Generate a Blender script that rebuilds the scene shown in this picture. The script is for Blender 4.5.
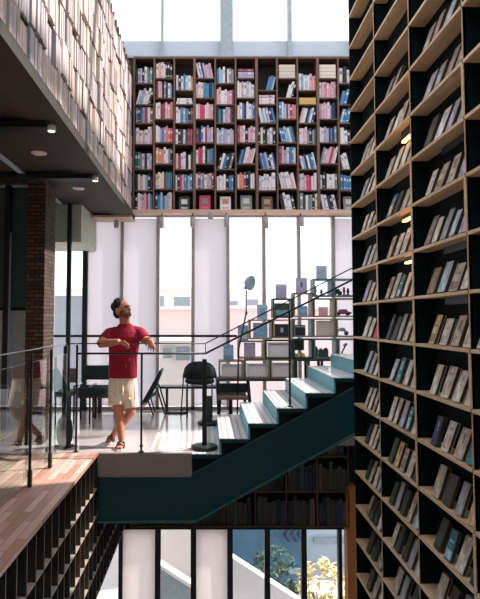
import bpy, math, random
from mathutils import Vector, Matrix
R = math.radians
random.seed(7)
C = bpy.context.scene
col = C.collection
for o in list(bpy.data.objects): bpy.data.objects.remove(o)

# ------------------------------------------------------------------ camera
FPX, PX, PY = 560.0, 207.0, 289.0
PITCH = math.atan(31 / 560)
EYE = Vector((0, 0, 1.5))
cd = bpy.data.cameras.new('camera'); cam = bpy.data.objects.new('camera', cd); col.objects.link(cam)
cam.location = EYE; cam.rotation_euler = (R(90) + PITCH, 0, 0)
cd.sensor_fit = 'AUTO'; cd.sensor_width = 36; cd.lens = FPX / 599 * 36
cd.shift_x = (240 - PX) / 599; cd.shift_y = (PY - 299.5) / 599
cd.clip_start = .05; cd.clip_end = 300
C.camera = cam

# ------------------------------------------------------------------ world, sun, exposure
w = bpy.data.worlds.new('world'); C.world = w; w.use_nodes = True
nt = w.node_tree; bg = nt.nodes['Background']
tc = nt.nodes.new('ShaderNodeTexCoord'); sp = nt.nodes.new('ShaderNodeSeparateXYZ')
rp = nt.nodes.new('ShaderNodeValToRGB')
nt.links.new(tc.outputs['Generated'], sp.inputs[0]); nt.links.new(sp.outputs['Z'], rp.inputs[0])
rp.color_ramp.elements[0].color = (.97, .96, .97, 1); rp.color_ramp.elements[1].color = (.90, .92, 1, 1)
nt.links.new(rp.outputs[0], bg.inputs[0]); bg.inputs[1].default_value = 1.4
sd = bpy.data.lights.new('sun', 'SUN'); sun = bpy.data.objects.new('sun', sd); col.objects.link(sun)
SUNV = Vector((3.3, 1.0, 3.6))
sun.rotation_euler = SUNV.to_track_quat('Z', 'Y').to_euler(); sun.location = (6, 6, 12)
sd.energy = 5.6; sd.angle = R(1.2); sd.color = (1, .93, .88)
C.view_settings.view_transform = 'Standard'; C.view_settings.look = 'None'
C.view_settings.gamma = 1; C.view_settings.use_curve_mapping = False
C.view_settings.exposure = 0.5

# ------------------------------------------------------------------ pixel -> point helpers
def ray(px, py):
    a, b = (px - PX) / FPX, (PY - py) / FPX
    c, s = math.cos(PITCH), math.sin(PITCH)
    return Vector((a, c - b * s, s + b * c))
def atY(px, py, Y): d = ray(px, py); return EYE + d * (Y / d.y)
def atX(px, py, X): d = ray(px, py); return EYE + d * (X / d.x)
def atZ(px, py, Z): d = ray(px, py); return EYE + d * ((Z - 1.5) / d.z)

# ------------------------------------------------------------------ materials
def srgb(r, g, b):
    f = lambda v: (v / 255 / 12.92) if v / 255 <= .04045 else ((v / 255 + .055) / 1.055) ** 2.4
    return (f(r), f(g), f(b), 1)
def mat(name, rgb, rough=.6, metal=0, var=.12, scale=12, bump=0, spec=.5, coat=0):
    m = bpy.data.materials.new(name); m.use_nodes = True; n = m.node_tree; b = n.nodes['Principled BSDF']
    c = srgb(*rgb)
    tx = n.nodes.new('ShaderNodeTexCoord'); no = n.nodes.new('ShaderNodeTexNoise'); no.inputs['Scale'].default_value = scale
    no.inputs['Detail'].default_value = 3
    n.links.new(tx.outputs['Object'], no.inputs['Vector'])
    r = n.nodes.new('ShaderNodeValToRGB'); r.color_ramp.elements[0].position = .3; r.color_ramp.elements[1].position = .7
    r.color_ramp.elements[0].color = tuple(v * (1 - var) for v in c[:3]) + (1,)
    r.color_ramp.elements[1].color = tuple(min(1, v * (1 + var)) for v in c[:3]) + (1,)
    n.links.new(no.outputs['Fac'], r.inputs[0]); n.links.new(r.outputs[0], b.inputs['Base Color'])
    b.inputs['Roughness'].default_value = rough; b.inputs['Metallic'].default_value = metal
    b.inputs['Specular IOR Level'].default_value = spec; b.inputs['Coat Weight'].default_value = coat
    if bump:
        bp = n.nodes.new('ShaderNodeBump'); bp.inputs['Strength'].default_value = bump; bp.inputs['Distance'].default_value = .01
        n.links.new(no.outputs['Fac'], bp.inputs['Height']); n.links.new(bp.outputs[0], b.inputs['Normal'])
    return m
def wood(name, c1, c2, axis='Y', scale=2.0, rough=.5):
    m = mat(name, c1, rough); n = m.node_tree; b = n.nodes['Principled BSDF']
    tx = n.nodes.new('ShaderNodeTexCoord'); mp = n.nodes.new('ShaderNodeMapping')
    s = [18, 18, 18]; s['XYZ'.index(axis)] = 1.0
    mp.inputs['Scale'].default_value = [v * scale for v in s]
    no = n.nodes.new('ShaderNodeTexNoise'); no.inputs['Scale'].default_value = 1; no.inputs['Detail'].default_value = 4
    r = n.nodes.new('ShaderNodeValToRGB'); r.color_ramp.elements[0].position = .3; r.color_ramp.elements[1].position = .7
    r.color_ramp.elements[0].color = srgb(*c1); r.color_ramp.elements[1].color = srgb(*c2)
    n.links.new(tx.outputs['Object'], mp.inputs[0]); n.links.new(mp.outputs[0], no.inputs['Vector'])
    n.links.new(no.outputs['Fac'], r.inputs[0]); n.links.new(r.outputs[0], b.inputs['Base Color'])
    return m
def brick(name, c1, c2, cm, scale, w, h, mortar=.02, rough=.8, plane='XZ', offset=.5):
    m = mat(name, c1, rough); n = m.node_tree; b = n.nodes['Principled BSDF']
    tx = n.nodes.new('ShaderNodeTexCoord'); sx = n.nodes.new('ShaderNodeSeparateXYZ'); cx = n.nodes.new('ShaderNodeCombineXYZ')
    n.links.new(tx.outputs['Object'], sx.inputs[0])
    if plane == 'XYZ':
        ad = n.nodes.new('ShaderNodeMath'); n.links.new(sx.outputs['X'], ad.inputs[0]); n.links.new(sx.outputs['Y'], ad.inputs[1])
        n.links.new(ad.outputs[0], cx.inputs[0]); n.links.new(sx.outputs['Z'], cx.inputs[1])
    else:
        n.links.new(sx.outputs[plane[0]], cx.inputs[0]); n.links.new(sx.outputs[plane[1]], cx.inputs[1])
    t = n.nodes.new('ShaderNodeTexBrick'); t.inputs['Scale'].default_value = scale; t.offset = offset
    t.inputs['Brick Width'].default_value = w; t.inputs['Row Height'].default_value = h; t.inputs['Mortar Size'].default_value = mortar
    t.inputs['Color1'].default_value = srgb(*c1); t.inputs['Color2'].default_value = srgb(*c2); t.inputs['Mortar'].default_value = srgb(*cm)
    n.links.new(cx.outputs[0], t.inputs['Vector']); n.links.new(t.outputs['Color'], b.inputs['Base Color'])
    return m
def stripes(name, c1, c2, freq, axis='X', rough=.35, duty=.5):
    m = mat(name, c1, rough); n = m.node_tree; b = n.nodes['Principled BSDF']
    tx = n.nodes.new('ShaderNodeTexCoord'); sx = n.nodes.new('ShaderNodeSeparateXYZ'); n.links.new(tx.outputs['Object'], sx.inputs[0])
    mu = n.nodes.new('ShaderNodeMath'); mu.operation = 'MULTIPLY'; mu.inputs[1].default_value = freq
    fr = n.nodes.new('ShaderNodeMath'); fr.operation = 'FRACT'; gt = n.nodes.new('ShaderNodeMath'); gt.operation = 'GREATER_THAN'; gt.inputs[1].default_value = duty
    mx = n.nodes.new('ShaderNodeValToRGB'); mx.color_ramp.elements[0].color = srgb(*c1); mx.color_ramp.elements[1].color = srgb(*c2)
    n.links.new(sx.outputs[axis], mu.inputs[0]); n.links.new(mu.outputs[0], fr.inputs[0]); n.links.new(fr.outputs[0], gt.inputs[0])
    n.links.new(gt.outputs[0], mx.inputs[0]); n.links.new(mx.outputs[0], b.inputs['Base Color'])
    return m
def glass(name, tint=(.96, .98, .98), ior=1.45, rough=0.0):
    m = bpy.data.materials.new(name); m.use_nodes = True; n = m.node_tree
    for x in list(n.nodes): n.nodes.remove(x)
    o = n.nodes.new('ShaderNodeOutputMaterial'); t = n.nodes.new('ShaderNodeBsdfTransparent'); g = n.nodes.new('ShaderNodeBsdfGlossy')
    f = n.nodes.new('ShaderNodeFresnel'); f.inputs[0].default_value = ior; mx = n.nodes.new('ShaderNodeMixShader')
    t.inputs[0].default_value = (*tint, 1); g.inputs['Roughness'].default_value = rough; g.inputs[0].default_value = (1, 1, 1, 1)
    ge = n.nodes.new('ShaderNodeNewGeometry'); iv = n.nodes.new('ShaderNodeMath'); iv.operation = 'SUBTRACT'; iv.inputs[0].default_value = 1
    mu = n.nodes.new('ShaderNodeMath'); mu.operation = 'MULTIPLY'; n.links.new(ge.outputs['Backfacing'], iv.inputs[1])
    n.links.new(f.outputs[0], mu.inputs[0]); n.links.new(iv.outputs[0], mu.inputs[1])
    n.links.new(mu.outputs[0], mx.inputs[0]); n.links.new(t.outputs[0], mx.inputs[1]); n.links.new(g.outputs[0], mx.inputs[2])
    n.links.new(mx.outputs[0], o.inputs[0]); return m
def translucent(name, rgb, amt=.6):
    m = mat(name, rgb, .8, var=.02); n = m.node_tree; b = n.nodes['Principled BSDF']; o = n.nodes['Material Output']
    t = n.nodes.new('ShaderNodeBsdfTranslucent'); t.inputs[0].default_value = srgb(*rgb); mx = n.nodes.new('ShaderNodeMixShader'); mx.inputs[0].default_value = amt
    n.links.new(b.outputs[0], mx.inputs[1]); n.links.new(t.outputs[0], mx.inputs[2]); n.links.new(mx.outputs[0], o.inputs[0]); return m
def emit(name, rgb, s):
    m = bpy.data.materials.new(name); m.use_nodes = True; b = m.node_tree.nodes['Principled BSDF']
    b.inputs['Base Color'].default_value = srgb(*rgb); b.inputs['Emission Color'].default_value = srgb(*rgb); b.inputs['Emission Strength'].default_value = s
    return m

M = dict(
    black=mat('black_metal', (16, 26, 30), .45), black2=mat('black_plastic', (10, 24, 26), .5),
    darkwin=mat('dark_window_frame', (14, 32, 36), .4), mull=mat('bronze_mullion', (176, 170, 168), .5),
    steel=mat('blue_grey_steel', (170, 186, 194), .5), chrome=mat('brushed_steel', (190, 195, 195), .25, 1),
    caseblk=mat('black_shelf_lining', (6, 26, 30), .8, spec=.15), ply=wood('plywood_shelf', (208, 176, 136), (230, 204, 166), 'Y', 1.5),
    walnut=wood('brown_bookcase_wood', (92, 68, 56), (126, 96, 80), 'Z', 1.5), walnutx=wood('brown_shelf_wood', (84, 62, 52), (112, 84, 68), 'X', 1.5),
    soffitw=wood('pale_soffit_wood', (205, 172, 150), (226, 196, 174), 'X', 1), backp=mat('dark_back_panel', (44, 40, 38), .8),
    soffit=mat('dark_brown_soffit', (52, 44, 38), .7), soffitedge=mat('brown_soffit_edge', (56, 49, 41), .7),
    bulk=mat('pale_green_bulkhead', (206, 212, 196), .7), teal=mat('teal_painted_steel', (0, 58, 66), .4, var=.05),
    tealriser=mat('light_teal_riser', (92, 176, 190), .4, var=.05), tealshade=mat('teal_shade_tone', (8, 24, 28), .8),  # near-black teal puts the shade under the stairs into the colour
    concrete=mat('grey_brown_concrete', (148, 134, 127), .8, var=.06), lip=mat('teal_flange', (48, 96, 98), .5),
    tread=stripes('striped_stone_tread', (226, 222, 222), (188, 192, 196), 14, 'X', .2, .62), strip=mat('cream_tactile_strip', (245, 214, 190), .5),
    floorc=mat('polished_grey_floor', (192, 182, 178), .16, var=.1, scale=3, coat=.3),
    floorw=brick('reddish_plank_floor', (178, 132, 114), (222, 184, 168), (144, 108, 94), 1, .55, .07, .003, .4, 'YX', .37),
    glass=glass('window_glass'), bglass=glass('balustrade_glass', (.90, .96, .95), 1.7), roofg=glass('roof_glass', (1, 1, 1), 1.3),
    blind=translucent('lavender_roller_blind', (233, 229, 233), .8), blindw=translucent('white_roller_blind', (246, 238, 236), .8), spandrel=translucent('frosted_blue_glass', (204, 212, 220), .55),
    greendk=mat('dark_green_panel', (66, 92, 92), .3),
    brick=brick('rough_brown_brick', (104, 78, 64), (58, 44, 38), (40, 34, 30), 1, .12, .048, .008, .9, 'XYZ'),
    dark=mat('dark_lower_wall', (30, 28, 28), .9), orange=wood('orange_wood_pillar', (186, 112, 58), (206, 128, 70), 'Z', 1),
    panelg=mat('grey_blue_partition', (176, 194, 202), .4), white=mat('white_paint', (228, 226, 224), .6, var=.03),
    cream=mat('cream_page_edges', (218, 196, 190), .8, scale=60, var=.1), pages=mat('white_page_block', (226, 220, 208), .8, scale=60, var=.08),
    skin=mat('warm_brown_skin', (196, 128, 98), .5, var=.05), beard=mat('short_stubble', (116, 72, 56), .8, var=.3, scale=60),  # skin in one even base tone
    hair=mat('dark_brown_hair', (22, 14, 12), .7, var=.3, scale=60, bump=.6),
    shirt=mat('crimson_cotton', (148, 14, 46), .85, var=.1, scale=20, bump=.25), shorts=mat('cream_cotton', (236, 218, 198), .85, var=.06, scale=14, bump=.2),
    eye=mat('dark_eye', (20, 12, 10), .3), lips=mat('lip', (150, 78, 70), .5), leather=mat('grey_sandal', (70, 64, 66), .6), sole=mat('pale_sole', (232, 222, 214), .6),
    darkfab=mat('black_upholstery', (14, 32, 34), .8, var=.15, scale=40, bump=.2), lampblue=mat('pale_blue_enamel', (168, 188, 198), .5),
    cubewood=wood('olive_wood_cube', (116, 108, 84), (142, 132, 104), 'X', 2), cubedk=mat('dark_green_cube', (24, 50, 54), .5), cubebl=mat('steel_blue_cube', (86, 116, 130), .5),
    tablew=wood('brown_table_wood', (96, 76, 64), (120, 98, 82), 'X', 2), seatgrey=mat('grey_seat', (70, 84, 88), .6),
    extwall=mat('pinkish_facade', (236, 204, 202), .9, var=.03, scale=1), extwall2=mat('pale_facade', (240, 228, 224), .9, var=.03, scale=1),
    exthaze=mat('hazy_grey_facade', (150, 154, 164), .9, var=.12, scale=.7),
    extpale=mat('pale_blue_grey_facade', (188, 202, 216), .8, var=.04, scale=1),
    extblue=mat('blue_facade', (70, 112, 142), .5, var=.2, scale=1.5), extwin=mat('facade_window', (146, 162, 170), .3),
    ramp=mat('white_ramp_wall', (240, 236, 240), .8, var=.02), pave=mat('pale_paving', (196, 190, 188), .9, var=.06, scale=2),
    leaf=mat('green_leaf', (72, 98, 84), .7, var=.3, scale=4), leafy=mat('yellow_green_leaf', (206, 200, 132), .7, var=.2, scale=4), pinkfl=mat('pink_blossom', (240, 190, 190), .8),
    led=emit('warm_led', (255, 176, 96), 5), ledoff=mat('unlit_led', (26, 42, 46), .5), spot=emit('spot_lens', (255, 250, 240), 1.2),
    roofst=mat('roof_steel', (120, 126, 130), .5), wallp=mat('plain_wall', (150, 146, 142), .8, var=.04), ceil=mat('ceiling_white', (190, 186, 182), .8, var=.03),
)
PAL = dict(w=(232, 228, 232), c=(236, 218, 200), p=(226, 168, 182), r=(206, 44, 92), m=(136, 50, 76), b=(58, 122, 176), l=(150, 190, 216), n=(34, 58, 96),
           t=(44, 122, 138), k=(28, 34, 40), g=(128, 134, 140), o=(226, 160, 104), y=(212, 176, 92), v=(172, 166, 200), e=(56, 76, 66), s=(216, 128, 104),
           d=(110, 86, 66), x=(66, 60, 48), a=(168, 150, 124), i=(214, 202, 184))
CN = dict(w='white', c='cream', p='pink', r='crimson', m='maroon', b='blue', l='pale blue', n='navy', t='teal', k='black', g='grey', o='orange', y='yellow',
          v='lavender', e='dark green', s='salmon', d='brown', x='dark olive', a='tan', i='ivory')
PAL = {k: (v if k in 'kxden' else tuple(int(c * .9 + 255 * .1) for c in v)) for k, v in PAL.items()}
BM = {k: mat('cover_' + CN[k].replace(' ', '_'), v, .55, var=.08, scale=20) for k, v in PAL.items()}

# ------------------------------------------------------------------ mesh helpers
class MB:
    def __init__(s): s.v = []; s.f = []; s.mi = []
    def add(s, vs, fs, mi=0):
        n = len(s.v); s.v += [Vector(p) for p in vs]; s.f += [tuple(i + n for i in f) for f in fs]; s.mi += [mi] * len(fs); return s
    def box(s, x0, x1, y0, y1, z0, z1, mi=0):
        return s.add([(x, y, z) for z in (z0, z1) for y in (y0, y1) for x in (x0, x1)],
                     [(0, 2, 3, 1), (4, 5, 7, 6), (0, 1, 5, 4), (2, 6, 7, 3), (0, 4, 6, 2), (1, 3, 7, 5)], mi)
    def cbox(s, x0, x1, y0, y1, z0, z1, b=.005, mi=0):    # box with chamfered vertical and horizontal edges
        pts = []
        xs, ys, zs = (x0, x1), (y0, y1), (z0, z1)
        import itertools
        idx = {}
        for ix, iy, iz in itertools.product((0, 1), repeat=3):
            X, Y, Z = xs[ix], ys[iy], zs[iz]; sx, sy, sz = 1 - 2 * ix, 1 - 2 * iy, 1 - 2 * iz
            for a in range(3):
                p = [X + sx * b, Y + sy * b, Z + sz * b]; p[a] = (X, Y, Z)[a]
                idx[(ix, iy, iz, a)] = len(pts); pts.append(p)
        F = []
        for a in range(3):
            o = [q for q in range(3) if q != a]
            for side in (0, 1):
                q = []
                for u, v in ((0, 0), (1, 0), (1, 1), (0, 1)):
                    k = [0, 0, 0]; k[a] = side; k[o[0]] = u; k[o[1]] = v; q.append(idx[(*k, a)])
                F.append(tuple(q if (side == 1) ^ (a == 1) else q[::-1]))
        for a in range(3):
            o = [q for q in range(3) if q != a]
            for u in (0, 1):
                for v in (0, 1):
                    k0 = [0, 0, 0]; k1 = [0, 0, 0]; k1[a] = 1
                    for k in (k0, k1): k[o[0]] = u; k[o[1]] = v
                    F.append((idx[(*k0, o[0])], idx[(*k1, o[0])], idx[(*k1, o[1])], idx[(*k0, o[1])]))
        for k in itertools.product((0, 1), repeat=3): F.append(tuple(idx[(*k, a)] for a in range(3)))
        return s.add(pts, F, mi)
    def prism(s, poly, axis, a0, a1, mi=0):
        # poly: 2D points in the other two axes; extruded along axis from a0 to a1
        n = len(poly); vs = []
        for a in (a0, a1):
            for p in poly:
                q = list(p); q.insert('XYZ'.index(axis), a); vs.append(q)
        fs = [tuple(range(n))[::-1], tuple(range(n, 2 * n))] + [(i, (i + 1) % n, n + (i + 1) % n, n + i) for i in range(n)]
        return s.add(vs, fs, mi)
    def tube(s, pts, r, n=8, mi=0, closed=False):
        pts = [Vector(p) for p in pts]; rs = r if isinstance(r, (list, tuple)) else [r] * len(pts)
        base = len(s.v); up = None
        for i, p in enumerate(pts):
            d = (pts[min(i + 1, len(pts) - 1)] - pts[max(i - 1, 0)]).normalized()
            if up is None: up = Vector((0, 0, 1)) if abs(d.z) < .9 else Vector((0, 1, 0))
            a = d.cross(up).normalized(); b = a.cross(d).normalized(); up = b
            for k in range(n):
                t = 2 * math.pi * k / n; s.v.append(p + (a * math.cos(t) + b * math.sin(t)) * rs[i])
        for i in range(len(pts) - 1):
            for k in range(n):
                q = base + i * n; s.f.append((q + k, q + (k + 1) % n, q + n + (k + 1) % n, q + n + k)); s.mi.append(mi)
        s.f.append(tuple(base + k for k in range(n))[::-1]); s.f.append(tuple(base + (len(pts) - 1) * n + k for k in range(n))); s.mi += [mi, mi]
        return s
    def loft(s, rings, mi=0, cap=True):
        # rings: (centre, axis a, axis b)
        n = 20; base = len(s.v)
        for c, a, b in rings:
            for k in range(n):
                t = 2 * math.pi * k / n; s.v.append(Vector(c) + Vector(a) * math.cos(t) + Vector(b) * math.sin(t))
        for i in range(len(rings) - 1):
            for k in range(n):
                q = base + i * n; s.f.append((q + k, q + (k + 1) % n, q + n + (k + 1) % n, q + n + k)); s.mi.append(mi)
        if cap:
            s.f.append(tuple(base + k for k in range(n))[::-1]); s.f.append(tuple(base + (len(rings) - 1) * n + k for k in range(n))); s.mi += [mi, mi]
        return s
    def lathe(s, c, prof, n=20, mi=0):
        return s.loft([((c[0], c[1], c[2] + z), (r, 0, 0), (0, r, 0)) for r, z in prof], mi)
    def ell(s, c, r, rot=None, n=14, mi=0):
        c = Vector(c); rot = rot or Matrix.Identity(3); base = len(s.v)
        m = n // 2 + 1
        for i in range(m + 1):
            ph = math.pi * i / m
            for k in range(n):
                t = 2 * math.pi * k / n
                s.v.append(c + rot @ Vector((r[0] * math.sin(ph) * math.cos(t), r[1] * math.sin(ph) * math.sin(t), r[2] * math.cos(ph))))
        for i in range(m):
            for k in range(n):
                q = base + i * n; s.f.append((q + k, q + n + k, q + n + (k + 1) % n, q + (k + 1) % n)); s.mi.append(mi)
        return s
    def mesh(s, name, mats, origin=(0, 0, 0), smooth=False):
        me = bpy.data.meshes.new(name); o = Vector(origin)
        me.from_pydata([tuple(p - o) for p in s.v], [], s.f); me.validate()
        for m in (mats if isinstance(mats, (list, tuple)) else [mats]): me.materials.append(m)
        if len(me.polygons) == len(s.mi): me.polygons.foreach_set('material_index', s.mi)
        if smooth: me.polygons.foreach_set('use_smooth', [True] * len(me.polygons))
        me.update(); return me
    def build(s, name, mats, parent=None, smooth=False, origin=None):
        if parent is not None:
            org = Vector(worldloc(parent))
            me = s.mesh(name, mats, org, smooth); ob = bpy.data.objects.new(name, me); col.objects.link(ob); ob.parent = parent
        else:
            if origin is None:
                xs = [p.x for p in s.v]; ys = [p.y for p in s.v]; zs = [p.z for p in s.v]
                origin = ((min(xs) + max(xs)) / 2, (min(ys) + max(ys)) / 2, min(zs))
            me = s.mesh(name, mats, origin, smooth); ob = bpy.data.objects.new(name, me); col.objects.link(ob); ob.location = origin
        return ob
def worldloc(o):
    p = Vector(o.location)
    while o.parent: o = o.parent; p = p + Vector(o.location)
    return p
def tag(o, label=None, cat=None, group=None, kind=None):
    if label: o['label'] = label
    if cat: o['category'] = cat
    if group: o['group'] = group
    if kind: o['kind'] = kind
    return o
def empty(name, loc, label, cat, group=None, rz=0):
    o = bpy.data.objects.new(name, None); col.objects.link(o); o.location = loc; o.rotation_euler = (0, 0, rz); o.empty_display_size = .1
    return tag(o, label, cat, group)
def struct(name, mb, m, parent=None, smooth=False):
    o = mb.build(name, m, parent, smooth)
    if parent is None: o['kind'] = 'structure'
    return o
ORD = ['first', 'second', 'third', 'fourth', 'fifth', 'sixth', 'seventh', 'eighth', 'ninth', 'tenth', 'eleventh', 'twelfth', 'thirteenth', 'fourteenth',
       'fifteenth', 'sixteenth', 'seventeenth', 'eighteenth', 'nineteenth', 'twentieth'] + ['twenty-' + q for q in
      ['first', 'second', 'third', 'fourth', 'fifth', 'sixth', 'seventh', 'eighth', 'ninth']] + ['thirtieth']

# ================================================================== STRUCTURE
XL = -1.23           # atrium edge on the left
LZ = -5.2            # lower floor
YB = 9.5             # back window line
# floors
struct('floor', MB().box(-6, XL, -3, 6.449, -.03, 0), M['floorw'])
struct('floor', MB().box(-6, -.17, 6.45, YB, -.27, 0).box(-.17, 6, 8.02, YB, -.27, 0), M['floorc'])
struct('floor', MB().box(-6, 6, -3, 16, LZ - .2, LZ), M['pave'])
struct('trim_1', MB().box(XL + .01, -.18, 6.42, 6.449, -.268, -.004), M['concrete'])
struct('trim_2', MB().box(-6, XL - .25, -3, 6.44, -.12, -.031), M['backp'])
# walls
struct('wall_right', MB().box(6, 6.2, -3, YB, LZ, 5.8), M['wallp'])
struct('wall_left', MB().box(-6.2, -6, -3, YB, LZ, 8), M['wallp'])
struct('wall_rear', MB().box(-6, 6, -3.2, -3, LZ, 5.8), M['wallp'])
# gallery block on the left: soffit, edge strip
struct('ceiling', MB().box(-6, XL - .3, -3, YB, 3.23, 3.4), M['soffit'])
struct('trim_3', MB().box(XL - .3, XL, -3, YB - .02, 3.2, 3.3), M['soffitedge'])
struct('wall_gallery', MB().box(-1.75, -1.6, -3, YB, 3.4, 5.9), M['backp'])
# bulkhead box by the window, brick column
p0, p1 = atY(96.5, 251, YB), atX(81, 243.8, atY(96.5, 251, YB).x)
BX = p0.x
struct('wall_bulkhead', MB().box(-3.3, BX, 8.33, YB - .01, 2.665, 3.23), M['bulk'])
# unseen roof, glazed to let sun and sky light in: steel grid and glass
mb = MB()
for x in [-5 + i * 2.0 for i in range(6)]: mb.box(x - .06, x + .06, -3, YB, 8.0, 8.22)
for y in [-3 + i * 2.5 for i in range(6)]: mb.box(-6, 6, y - .05, y + .05, 8.02, 8.2)
struct('ceiling', mb, M['roofst'])
struct('added_roof_glazing', MB().box(-6, 6, -3, YB, 8.23, 8.25), M['roofg'])
# upper sky windows above the hanging bookcase
wz0, wz1 = atY(240, 57.5, YB).z, atY(240, 41, YB).z
struct('wall_back', MB().box(-6, 6, YB - .02, YB + .14, wz0 - 2.75, wz0), M['backp'])
sp_ = struct('trim_4', MB().box(-6, 6, YB, YB + .05, wz0, wz1), M['spandrel'])
struct('trim_5', MB().box(-6, 6, YB - .05, YB + .1, wz0 - .03, wz0 + .01), M['steel'])
mb = MB()
for px, hw in ((162.5, 1.3), (226.5, 6.3), (289.5, 2), (352, 2), (99, 2), (37, 6), (415, 6)):
    a = atY(px - hw, 20, YB).x; b = atY(px + hw, 20, YB).x; mb.box(a, b, YB - .04, YB + .1, wz0 + .012, 8.0)
wtop = struct('window_2', mb, M['steel'])
MB().box(-6, 6, YB + .02, YB + .035, wz1, 8.0).build('glass_pane', M['glass'], wtop)
# middle windows
wt = atY(200, 217, YB).z; wx = [atY(x, 300, YB).x for x in (-55, -19, 17, 52, 86, 122, 158, 193, 228, 264, 299, 333.5, 369, 404)]
clear = {159, 229, 265, 300}
mb = MB()
for i, x in enumerate(wx):
    hw = .028 if i != 4 else .04
    mb.box(x - hw, x + hw, YB - .05, YB + .06, 0, wt)
mbs = MB().box(-6, 6, YB - .04, YB + .07, wt, wt + .07).box(-6, 6, YB - .05, YB + .07, 0, .05)
wmid = struct('window_3', mb, M['mull'])
mbs.build('window_frame', M['mull'], wmid)
MB().box(wx[4] - .045, wx[4] + .03, YB - .09, YB - .051, 0, 2.664).build('side_frame', M['darkwin'], wmid)
MB().box(-6, 6, YB + .01, YB + .02, .05, wt).build('glass_pane', M['glass'], wmid)
BL = []
for i in (4, 5, 7, 11):                   # translucent blinds drawn in some bays
    z0 = .9 if i != 7 else .95
    b_ = MB().box(wx[i] + .03, wx[i + 1] - .03, YB - .035, YB - .03, .1, wt - .03)
    b_.box(wx[i] + .03, wx[i + 1] - .03, YB - .045, YB - .02, .08, .10)
    o = b_.build('roller_blind', M['blind'])
    tag(o, {4: 'pale lavender roller blind drawn down left of the man, beside the bulkhead', 5: 'pale lavender roller blind drawn down directly behind the man',
            7: 'pale lavender roller blind between two clear panes, above the curved-back chair', 11: 'pale lavender roller blind beside the tall black bookcase'}[i], 'blind', 'roller blinds on the middle windows')
# guard rail along the windows
g = empty('window_guard_rail', (-.5, YB - .12, 0), 'thin dark horizontal guard rail in front of the middle windows', 'rail')
zr = atY(180, 336, YB - .12).z; xr = atY(237, 336, YB - .12).x
MB().box(-3, xr, YB - .14, YB - .10, zr - .02, zr + .02).build('rail', M['black'], g)
for x in (-2.4, -1.45, -.85, -.26, xr - .05): MB().box(x - .012, x + .012, YB - .12, YB - .05, zr - .01, zr + .01).build('bracket', M['black'], g)
# lower wall and lower windows
lt = atY(200, 528.5, YB).z
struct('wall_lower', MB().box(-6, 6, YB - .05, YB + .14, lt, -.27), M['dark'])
mb = MB()
for px, hw in ((51, .04), (86, .04), (121, .032), (158, .045), (193.5, .045), (230, .045), (267, .045), (303.5, .045), (339.5, .03), (375, .04)):
    x = atY(px, 560, YB).x; mb.box(x - hw, x + hw, YB - .07, YB + .05, LZ, lt)
wlow = struct('window_4', mb, M['darkwin'])
MB().box(-6, 6, YB + .01, YB + .02, LZ, lt).build('glass_pane', M['glass'], wlow)
a, b, c_ = (atY(q, 560, YB).x for q in (121, 158, 193.5)); d_ = atY(230, 560, YB).x
for x0, x1, lb in ((a + .035, b - .05, 'plain white blind in the lower window below the grey concrete fascia'), (c_ + .05, d_ - .05, 'plain white blind in the lower window below the foot of the stairs')):
    o = MB().box(x0, x1, YB - .035, YB - .03, LZ + .1, lt).box(x0, x1, YB - .045, YB - .02, LZ + .07, LZ + .1).build('roller_blind', M['blindw'])
    tag(o, lb, 'blind', 'blinds on the lower windows')
x0, x1 = atY(346.5, 550, 9.25).x, atY(355.5, 550, 9.25).x
tag(MB().cbox(x0, x1, 9.2, 9.4, LZ, atY(350, 485, 9.25).z, .004).build('wooden_pillar', M['orange']), 'orange-brown wooden pillar beside the foot of the tall black bookcase', 'pillar')
tag(MB().cbox(-2.215, -1.99, 6.84, 7.3, 0, 3.23, .006).build('brick_column', M['brick']), 'rough brown brick column behind the glass balustrade', 'column')

# ================================================================== BOOK MESHES
def book_mesh(k, k2=None, pages='pages'):
    """unit book: thickness x -.5..+.5, depth y 0..1 with the spine at y=0, height z 0..1"""
    m = MB()
    m.prism([(-.5, .04), (-.3, .0), (.3, .0), (.5, .04), (.5, .98), (.42, .98), (.42, .06), (-.42, .06), (-.42, .98), (-.5, .98)], 'Z', 0, 1, 0)
    m.box(-.42, .42, .06, .95, .015, .975, 1)
    if k2: m.box(-.31, .31, -.006, .01, .62, .8, 2); m.box(-.31, .31, -.005, .01, .12, .18, 2)
    mats = [BM[k], M[pages]] + ([BM[k2]] if k2 else [])
    return m.mesh('book', mats)
BK = {}
def bk(k, v):
    key = (k, v)
    if key not in BK:
        k2 = {0: None, 1: 'w' if k not in 'wci' else 'v', 2: 'g' if k not in 'gknx' else 'c'}[v]
        BK[key] = book_mesh(k, k2)
    return BK[key]

# ================================================================== HANGING BOOKCASE (back, upper)
YF = 9.2                                  # its front plane
S = FPX / YF
cx = lambda px: atY(px, 150, YF).x
EDG = [133.6, 153.9, 174, 194.4, 215.3, 235.8, 257, 277.6, 298, 318.6, 339, 359.5, 380]
RA = [77.7, 97.4, 118.5, 142, 163.2, 188.4]; RB = [82.8, 104, 122.5, 143.7, 168.8, 190]; RC = [89.8, 103.9, 122.5, 143.7, 168.8, 190]
ROWS = [RB, RA, RC, RA, RB, RA, RC, RA, RC, RA, RB, RA]
zt, zb = atY(240, 58.5, YF).z, atY(240, 209.5, YF).z
case = empty('hanging_bookcase', (cx(246), YF, zb - .06), 'wide dark brown bookcase of many cells hanging above the middle windows', 'bookcase')
MB().box(cx(132.6), cx(381), YF, YF + .29, zt, zt + .035).build('top_board', M['walnutx'], case)
MB().box(cx(132.6), cx(381), YF, YF + .29, zb - .055, zb).build('bottom_board', M['soffitw'], case)
MB().box(cx(132.6), cx(381), YF + .27, YF + .29, zb, zt).build('back_panel', M['backp'], case)
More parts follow.
